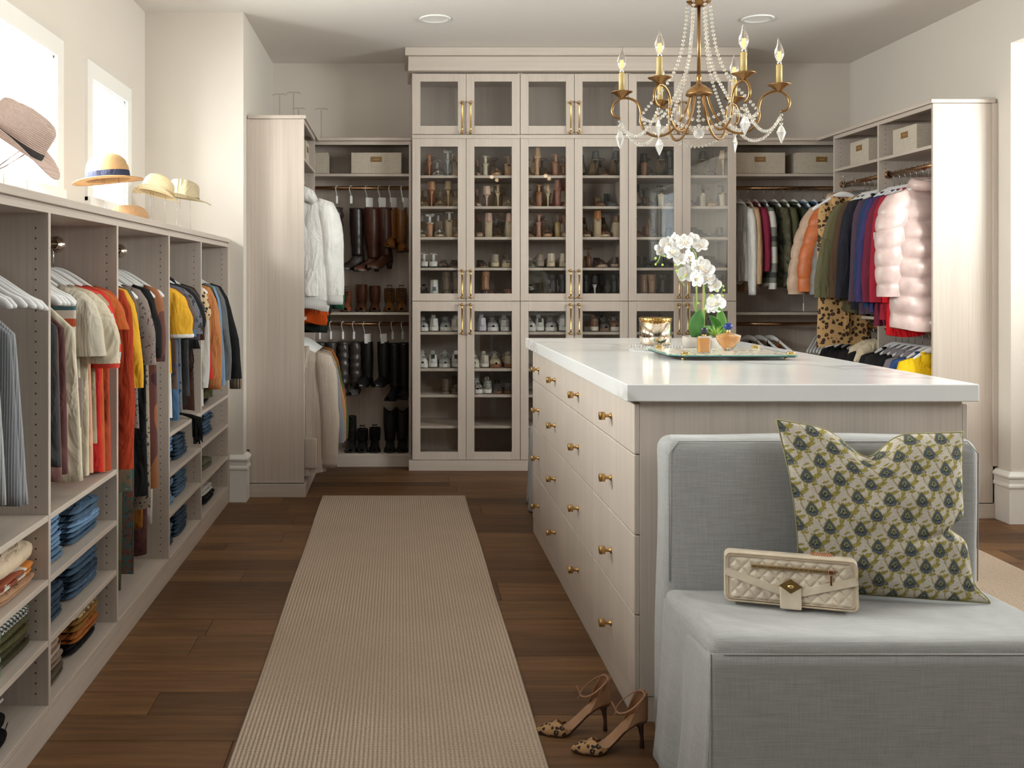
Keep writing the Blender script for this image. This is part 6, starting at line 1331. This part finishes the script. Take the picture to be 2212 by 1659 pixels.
# ================================================================ slipcovered benches
def linen_cover():
    m, nt, b = new('grey_linen'); a_ = noise(nt, coords(nt, 'world', (520, 520, 14)), 1, 2); c_ = noise(nt, coords(nt, 'world', (10, 10, 480)), 1, 2); d_ = noise(nt, coords(nt, 'world', (12, 300, 300)), 1, 2); g = (.37, .368, .366)
    col = mixc(nt, .5, ramp(nt, a_, [(.3, sc3(g, .72)), (.7, sc3(g, 1.18))]), ramp(nt, c_, [(.3, sc3(g, .72)), (.7, sc3(g, 1.2))])); col = mixc(nt, .3, col, ramp(nt, d_, [(.3, sc3(g, .75)), (.7, sc3(g, 1.2))]))
    nt.links.new(col, b.inputs['Base Color']); b.inputs['Roughness'].default_value = .9; b.inputs['Specular IOR Level'].default_value = .15; b.inputs['Sheen Weight'].default_value = .25
    n2 = noise(nt, coords(nt, 'world', (1, 1, 1)), 5, 3); bump(nt, b, a_, .3, .0012)
    b2 = N(nt, 'ShaderNodeBump'); b2.inputs['Strength'].default_value = .35; b2.inputs['Distance'].default_value = .012; nt.links.new(n2, b2.inputs['Height']); nt.links.new(b2.outputs[0], b.inputs['Normal'].links[0].from_node.inputs['Normal']); return m
LC = linen_cover()
bn = thing('slipcovered_bench', 'grey linen slipcovered bench with a low back against the island end', 'bench', (1.27, 2.83, 0))
BW2 = .472                                                      # half width
def wob(x, y, z): return (x+.003*math.sin(9*z+4*y), y+.004*math.sin(7*x+3*z), z+.003*math.sin(8*x+5*y))
MB().soft(-BW2, BW2, .140, .285, .012, .945, .045, (14, 4, 16), lambda x, y, z: (wob(x, y, z)[0]*(1+.022*(1-smooth(0, .6, z))), wob(x, y, z)[1]-0, wob(x, y, z)[2])).obj('backrest', LC, bn)
def seatf(x, y, z):
    q = smooth(.49, .506, z); d = -.010*q*(1-((x)/BW2)**4)*math.sin(2.2*(y+.3)); return (x+.002*math.sin(9*z+4*y), y+.003*math.sin(7*x), z+d+.003*math.sin(6*x+8*y)*q)
MB().soft(-BW2-.004, BW2+.004, -.300, .150, .36, .506, .035, (18, 10, 4), seatf).obj('seat_cushion', LC, bn)
def skirt(u, v):                                               # u walks back-left, front-left, front-right, back-right
    W2, y0, y1 = BW2+.001, -.300, .150; P = [(-W2, y1), (-W2, y0), (W2, y0), (W2, y1)]; Ls = [y1-y0, 2*W2, y1-y0]; t = u*sum(Ls); k = 0
    while k < 2 and t > Ls[k]: t -= Ls[k]; k += 1
    q = t/Ls[k]; a, b = P[k], P[k+1]; x = a[0]+(b[0]-a[0])*q; y = a[1]+(b[1]-a[1])*q
    nx, ny = ((-1, 0), (0, -1), (1, 0))[k]; drop = v; amp = (.020 if k != 1 else .004)*drop**1.3*math.sin(math.pi*q)**.5 if 0 < q < 1 else 0
    fl = .016*drop**2+(.014*drop if k == 0 else 0); wv = amp*(math.sin(11*q+(0 if k == 0 else 2))+.5*math.sin(23*q+1)); cc = .006*(1-min(1, min(q, 1-q)*Ls[k]/.05))*0
    return (x+nx*(fl+wv), y+ny*(fl+wv), .470-.462*v)
MB().grid(skirt, 150, 14).obj('skirt', LC, bn, solid=.003)
sm = MB()
sm.tube([(-BW2-.003, .14, .468), (-BW2-.003, -.27, .468), (-BW2+.03, -.302, .468), (BW2-.03, -.302, .468), (BW2+.003, -.27, .468), (BW2+.003, .14, .468)], .0028, 6)
sm.tube([(-BW2-.004, -.298, .468), (-BW2-.010, -.306, .25), (-BW2-.024, -.320, .01)], .0022, 5); sm.tube([(BW2+.004, -.298, .468), (BW2+.010, -.306, .25), (BW2+.018, -.320, .01)], .0022, 5)
sm.tube([(-BW2+.012, .142, .52), (-BW2+.010, .142, .90), (-BW2+.04, .148, .936), (BW2-.04, .148, .936), (BW2-.010, .142, .90), (BW2-.012, .142, .52)], .0020, 5)
sm.obj('seam_piping', LC, bn); reg(bn)
b3 = copy_tree(bn); b3.location = (1.312, 6.04, 0); b3.rotation_euler = (0, 0, math.pi); b3['label'] = 'matching grey bench at the far end of the island, nearly hidden'
# ================================================================ pillow with a printed leaf and blossom pattern
def pillow():
    n = 210; TL, TR, BL, BR = [Vector(p) for p in ((1.118, 2.945, 1.006), (1.660, 2.925, .972), (1.165, 2.895, .518), (1.632, 2.805, .512))]
    nrm = ((TR-TL).cross(BL-TL)).normalized(); nrm = nrm if nrm.y < 0 else -nrm
    g = np.linspace(0, 1, n+1); U, V = np.meshgrid(g, g, indexing='ij')
    u_, v_ = U[..., None], V[..., None]; P = (np.array(BL)*(1-u_)+np.array(BR)*u_)*(1-v_)+(np.array(TL)*(1-u_)+np.array(TR)*u_)*v_
    su, sv = 4*U*(1-U), 4*V*(1-V); th = (.070*(su*sv)**.5)
    ax = np.array((TR-TL).normalized()); up = np.array((TL-BL).normalized()); N3 = np.array(nrm)
    e = .018*(su**1.0)*((V > .5)*2-1.)*np.abs(2*V-1)**3; P -= up*e[..., None]*1.0*((V > .5)*1.)[..., None]
    e2 = .020*sv*(np.abs(2*U-1)**3)*np.sign(2*U-1); P -= ax*e2[..., None]
    chop = np.exp(-((U-.46)/.13)**2)*np.exp(-((1-V)/.20)**1.3); P -= up*(chop*.075)[..., None]; th = th*(1-.70*np.exp(-((U-.47+.03*(1-V))/.045)**2)*np.exp(-((1-V)/.22)**1.5))
    nick = np.exp(-((V-.42)/.05)**2)*np.exp(-((1-U)/.10)**1.2); P -= ax*(nick*.045)[..., None]; th = th*(1-.5*np.exp(-((V-.42+.2*(1-U))/.028)**2)*np.exp(-((1-U)/.25)**1.5))
    th = th+.0035*np.sin(U*17+3*V*5)*su*sv+.0025*np.sin(V*23-U*9)*su*sv; 
    ear = np.exp(-((1-U)/.06)**2)*np.exp(-(V/.06)**2); P += ax*(ear*.035)[..., None]
    A_ = P+N3*th[..., None]; B_ = P-N3*(th*.75)[..., None]
    # print, in fabric units
    def pattern(U, V):
        X, Y = U*5.8, V*5.2; col = np.empty(U.shape+(3,)); base = np.array((.56, .50, .43)); col[:] = base
        olive = np.array((.27, .225, .06)); slate = np.array((.085, .10, .118)); dk = np.array((.045, .05, .06)); hi = np.array((.30, .29, .12))
        row = np.floor(Y)
        def cell(dx, dy):
            Y2 = Y-dy; X2 = X-dx; return X2-np.floor(X2)-.5, Y2-np.floor(Y2)-.5
        def put(mask, c): col[mask] = c
        for ox_, oy_ in ((0, 0), (.5, .5)):
            x, y = cell(ox_, oy_); put((np.abs(x-.27-.10*np.sin(2*np.pi*y)) < .018), olive)
            for s, (lx, ly, ang, a, b) in enumerate(((.30, .05, .45, .21, .066), (.14, .27, -2.75, .17, .056), (.42, .22, 1.0, .14, .048), (.20, -.20, .2, .13, .046), (.44, -.28, 2.3, .12, .042), (.06, .40, .4, .11, .036))):
                dx = x-lx; dx = dx-np.round(dx); dy = y-ly; dy = dy-np.round(dy); c, q = np.cos(ang), np.sin(ang); p, r2 = dx*c+dy*q, -dx*q+dy*c
                w_ = b*np.clip(1-(p/a)**2, 0, 1)**.8*(1+.18*np.sin(p*110)); inside = (np.abs(p) < a) & (np.abs(r2) < w_)
                put(inside, olive); put(inside & (np.abs(r2) < w_*.66) & (np.abs(p) < a*.8), olive*1.45); put(inside & (np.abs(r2) < .007), olive*.6)
        for ox_, oy_ in ((0, 0), (.5, .5)):
            x, y = cell(ox_, oy_); bx, by = x, y
            for sc_, cc in ((1.08, olive*.9), (.94, slate), (.50, dk)):
                xx, yy = bx/sc_, by/sc_; wdt = np.where(yy > 0, .215*np.clip(1-(yy/.29), 0, 1)**.8, .215*np.sqrt(np.clip(1-(yy/.18)**2, 0, 1))*(1+.10*np.sin(xx*60)))
                put((np.abs(xx) < wdt) & (yy < .29) & (yy > -.18), cc)
            xx, yy = bx, by; put((np.abs(np.abs(xx)-.075+yy*.45) < .018) & (yy > 0) & (yy < .13), hi); put((xx**2+(yy+.01)**2) < .0009, hi); put((np.abs(xx) < .13) & (np.abs(yy+.09+.2*np.abs(xx)) < .008), slate*1.8)
            d1 = (x-.26)**2+(y+.08)**2; put((d1 < .0016) & (d1 > .0004), dk)
        return col
    Cc = pattern(U, V); rs = np.random.RandomState(3); Cc = Cc*(1+.10*rs.randn(*U.shape))[..., None]; Cc = np.clip(Cc, 0, 1)
    k = n+1; idx = np.arange(k*k).reshape(k, k); q = np.stack([idx[:-1, :-1], idx[1:, :-1], idx[1:, 1:], idx[:-1, 1:]], -1).reshape(-1, 4)
    def mk(name, Pp, flip, parent):
        me = bpy.data.meshes.new(name); me.vertices.add(k*k); me.vertices.foreach_set('co', Pp.reshape(-1)); qq = q[:, ::-1] if flip else q
        me.loops.add(qq.size); me.loops.foreach_set('vertex_index', qq.reshape(-1)); me.polygons.add(len(qq)); me.polygons.foreach_set('loop_start', np.arange(0, qq.size, 4)); me.update(calc_edges=True)
        me.polygons.foreach_set('use_smooth', np.ones(len(qq), bool)); ca = me.color_attributes.new('print', 'FLOAT_COLOR', 'POINT'); ca.data.foreach_set('color', np.concatenate([Cc.reshape(-1, 3), np.ones((k*k, 1))], 1).reshape(-1))
        m, nt, b = new('printed_linen') if 'printed_linen' not in bpy.data.materials else (bpy.data.materials['printed_linen'], None, None)
        if nt:
            at = N(nt, 'ShaderNodeVertexColor'); at.layer_name = 'print'; n1 = noise(nt, coords(nt, 'object', (1, 1, 1)), 500, 2); nt.links.new(mixc(nt, 1.0, at.outputs[0], ramp(nt, n1, [(.3, (.85, .85, .85)), (.7, (1, 1, 1))]), 'MULTIPLY'), b.inputs['Base Color']); b.inputs['Roughness'].default_value = .85; b.inputs['Specular IOR Level'].default_value = .2; bump(nt, b, n1, .25, .001)
        me.materials.append(m); o = bpy.data.objects.new(name, me); COL.objects.link(o); o.parent = parent; return o
    t = thing('throw_pillow', 'linen throw pillow printed with slate blossoms and olive leaves', 'pillow')
    mk('pillow_front', A_, False, t); mk('pillow_back', B_, True, t)
    rim = [P[0, j] for j in range(0, k, 6)]+[P[i, -1] for i in range(0, k, 6)]+[P[-1, j] for j in range(k-1, -1, -6)]+[P[i, 0] for i in range(k-1, -1, -6)]
    MB().tube([tuple(p) for p in rim], .0028, 6, closed=True).obj('edge_seam', fabric((.30, .27, .14)), t)
pillow()
# ================================================================ quilted handbag
bg = thing('quilted_clutch', 'cream quilted leather clutch with a gold diamond clasp leaning on the pillow', 'handbag', (1.100, 2.795, .5065), -.31)
BLt = leather((.66, .56, .44), .32); hwB = .176; hB = .140
tl = -.16                                                      # the bag leans back
def lean(x, y, z): return (x, y+z*.22, z*.975)
MB().soft(-hwB, hwB, -.022, .026, .003, hB, .016, (16, 4, 10), lean).obj('bag_body', BLt, bg)
def front(u, v):
    x = (u-.5)*2*(hwB-.012); z = .012+v*(hB-.024); a_, b_ = (x+z*.9)/.036, (x-z*.9)/.036
    q = min(abs(a_-round(a_)), abs(b_-round(b_))); e = min(u, 1-u, v, 1-v); y = -.023-.0055*min(1, q*3.2)**.6*min(1, e*14)
    return lean(x, y, z)
MB().grid(front, 150, 64).obj('quilted_front', BLt, bg)
def band(pts, w, t=.003, y=-.030):
    m = MB(); 
    for i in range(len(pts)-1):
        a_, b_ = Vector(pts[i]), Vector(pts[i+1]); d = (b_-a_).normalized(); n_ = Vector((-d.y, d.x))*w/2
        Q = [a_-n_, b_-n_, b_+n_, a_+n_]; m.loft([[lean(p.x, y, p.y) for p in Q], [lean(p.x, y-t, p.y) for p in Q]], True, True, True, False)
    return m
band([(-hwB+.004, hB*.62), (-.020, hB*.30)], .020).obj('cross_strap', BLt, bg); band([(hwB-.004, hB*.62), (.020, hB*.30)], .020).obj('cross_strap', BLt, bg)
m = MB(); r0 = .014
for off, rr in ((0, .0026), (.006, .0014)):
    X, Zb, Zt = hwB-.004-off, .006+off, hB-.004-off; pts = []
    for cx2, cz2, a0 in ((X-r0, Zt-r0, 0), (-X+r0, Zt-r0, 90), (-X+r0, Zb+r0, 180), (X-r0, Zb+r0, 270)):
        for s in range(5): a = math.radians(a0+22.5*s); pts.append(lean(cx2+r0*math.cos(a), -.0265, cz2+r0*math.sin(a)))
    m.tube(pts, rr, 6, closed=True)
m.obj('edge_piping', leather((.58, .46, .33), .4), bg)
MB().soft(-.104, .118, -.0320, -.027, hB-.040, hB-.028, .001, (4, 1, 2), lean).obj('zip_tape', leather((.35, .24, .13), .5), bg); m = MB()
for k in range(56): x = -.100+.215*k/55; m.add([lean(*p) for p in ((x-.0012, -.0326, hB-.0372), (x+.0012, -.0326, hB-.0372), (x+.0012, -.0326, hB-.0308), (x-.0012, -.0326, hB-.0308))], [(0, 1, 2, 3)], False)
o = m.obj('zip_teeth', GOLD, bg); o['kind'] = 'stuff'
RG = plain('rose_gold', (.72, .38, .24), .2, 1); MB().soft(.098, .112, -.034, -.028, hB-.040, hB-.028, .002, (2, 2, 2), lean).obj('zip_pull', RG, bg); MB().soft(.102, .108, -.034, -.031, hB-.070, hB-.042, .001, (2, 1, 2), lean).obj('pull_tab', RG, bg)
MB().soft(-.028, .028, -.040, -.033, -.001, .058, .006, (5, 2, 6), lean).obj('flap_tab', BLt, bg)
m = MB(); zc = .062
for s, y in ((1.0, -.041), (.78, -.0425), (.55, -.044)): m.loft([[lean(dx*s, yy, zc+dz*s) for dx, dz in ((.030, 0), (0, .020), (-.030, 0), (0, -.020))] for yy in (y+.002, y)], True, True, True, False)
m.ball(lean(0, -.046, zc), .006, 10, (1.5, .6, .8)); m.obj('diamond_clasp', GOLD, bg, 'gold diamond clasp')
m = MB()
for i in range(15): q = i/14; m.tube([lean(.06+.05*q+.004*math.cos(a), .004+.004*math.sin(a)*(i % 2), hB+.004+.003*math.sin(a)) for a in [2*math.pi*k/8 for k in range(8)]], .0012, 5, closed=True)
m.obj('chain_strap', RG, bg)
# ================================================================ leopard heels on the floor
LEO = spots((.42, .24, .11), (.012, .008, .006), (.25, .12, .05), 52); SUE = leather((.30, .15, .075), .6); SHN2 = leather((.09, .04, .025), .4)
def leo_heel(loc, rz, lab):
    t = thing('ankle_strap_heel', lab, 'shoe', loc, rz, 'leopard heels by the island')
    HH_ = .084
    def Y(q): return -.116+.235*q
    def e(q): return .006+HH_*(1-smooth(.10, .66, q))+.004*smooth(.85, 1, q)
    def W(q): return ip(q, ((0, .012), (.03, .024), (.09, .030), (.35, .024), (.5, .027), (.70, .039), (.86, .026), (.96, .009), (1, .002)))
    ts = [0, .015, .04, .09, .16, .25, .34, .43, .52, .60, .68, .76, .84, .90, .95, .985, 1]
    MB().loft([[(W(q)*1.03, Y(q), e(q)), (W(q)*.98, Y(q), e(q)-.0055), (-W(q)*.98, Y(q), e(q)-.0055), (-W(q)*1.03, Y(q), e(q))] for q in ts], True, True, True, False).obj('sole', SHN2, t)
    MB().loft([[(W(q)*s, Y(q), e(q)+.001+.002*s*s) for s in (-.94, -.5, 0, .5, .94)] for q in ts[1:13]], False, False, False).obj('insole', leather((.36, .19, .10), .45), t)
    MB().tube([(0, Y(.10), e(.06)-.004), (0, Y(.07), .060), (0, Y(.055), .030), (0, Y(.055), 0)], [.019, .0085, .0055, .0075], 14).obj('heel', SHN2, t)
    def strip(name, tss, hfn, closef, mat):
        m = MB(); cols = []; ns = 9
        for q in tss:
            kq = closef(q); w, z0 = W(q), e(q)-.002; L = []
            for j in range(ns+1):
                s = j/ns; xo, zo = w*(.92+.08*s), hfn(q)*(1-s); xc, zc2 = w*math.sin(s*R90)**.9, ip(q, ((.5, .031), (.70, .031), (.84, .025), (.95, .015), (1, .007)))*max(0, math.cos(s*R90))**.85
                L.append((xo*(1-kq)+xc*kq, Y(q), z0+zo*(1-kq)+zc2*kq))
            cols.append(L)
        for sg in (1, -1):
            q2 = ns+1; m.add([(p[0]*sg, p[1], p[2]) for L in cols for p in L], [((i*q2+j, (i+1)*q2+j, (i+1)*q2+j+1, i*q2+j+1) if sg < 0 else (i*q2+j, i*q2+j+1, (i+1)*q2+j+1, (i+1)*q2+j)) for i in range(len(cols)-1) for j in range(ns)])
        if tss[0] == 0: a = cols[0]; m.loft([a, [(-p[0], p[1], p[2]) for p in a]], False, False, False)
        m.obj(name, mat, t, solid=.0018)
    tt = [.56+.44*i/22 for i in range(23)]
    strip('toe_box', tt, lambda q: .010+.018*smooth(.56, .70, q), lambda q: smooth(.66, .72, q), LEO)
    t2 = [0, .01, .03, .06, .10, .15, .20, .25, .29, .32]
    strip('heel_counter', t2, lambda q: .078*(1-smooth(.04, .31, q))+.003, lambda q: 0, SUE)
    zt = HH_+.006+.076; pts = [(.036*math.sin(a), -.066-.044*math.cos(a), zt-.022*(1-math.cos(a))*.5-.030*smooth(0, 1, (1-math.cos(a))/2)) for a in [2*math.pi*k/28 for k in range(28)]]
    MB().tube(pts, .0032, 8, closed=True, flat=.5).obj('ankle_strap', SUE, t)
    q = pts[13]; m = MB(); m.tube([(.0, q[1], q[2]-.002), (.018, q[1]-.0, q[2]+.006), (.034, q[1]+.004, q[2]+.016)], .0022, 6); m.tube([(0, q[1], q[2]), (-.012, q[1]+.012, q[2]-.006)], .002, 6); m.ball((0, q[1], q[2]), .0048, 8); m.obj('buckle', SUE, t)
    return t
leo_heel((.550, 3.125, .0012), math.radians(96), 'leopard-toed ankle-strap heel standing behind the other one')
leo_heel((.637, 3.005, .0012), math.radians(98), 'leopard-toed ankle-strap heel standing in front, nearest the bench skirt')
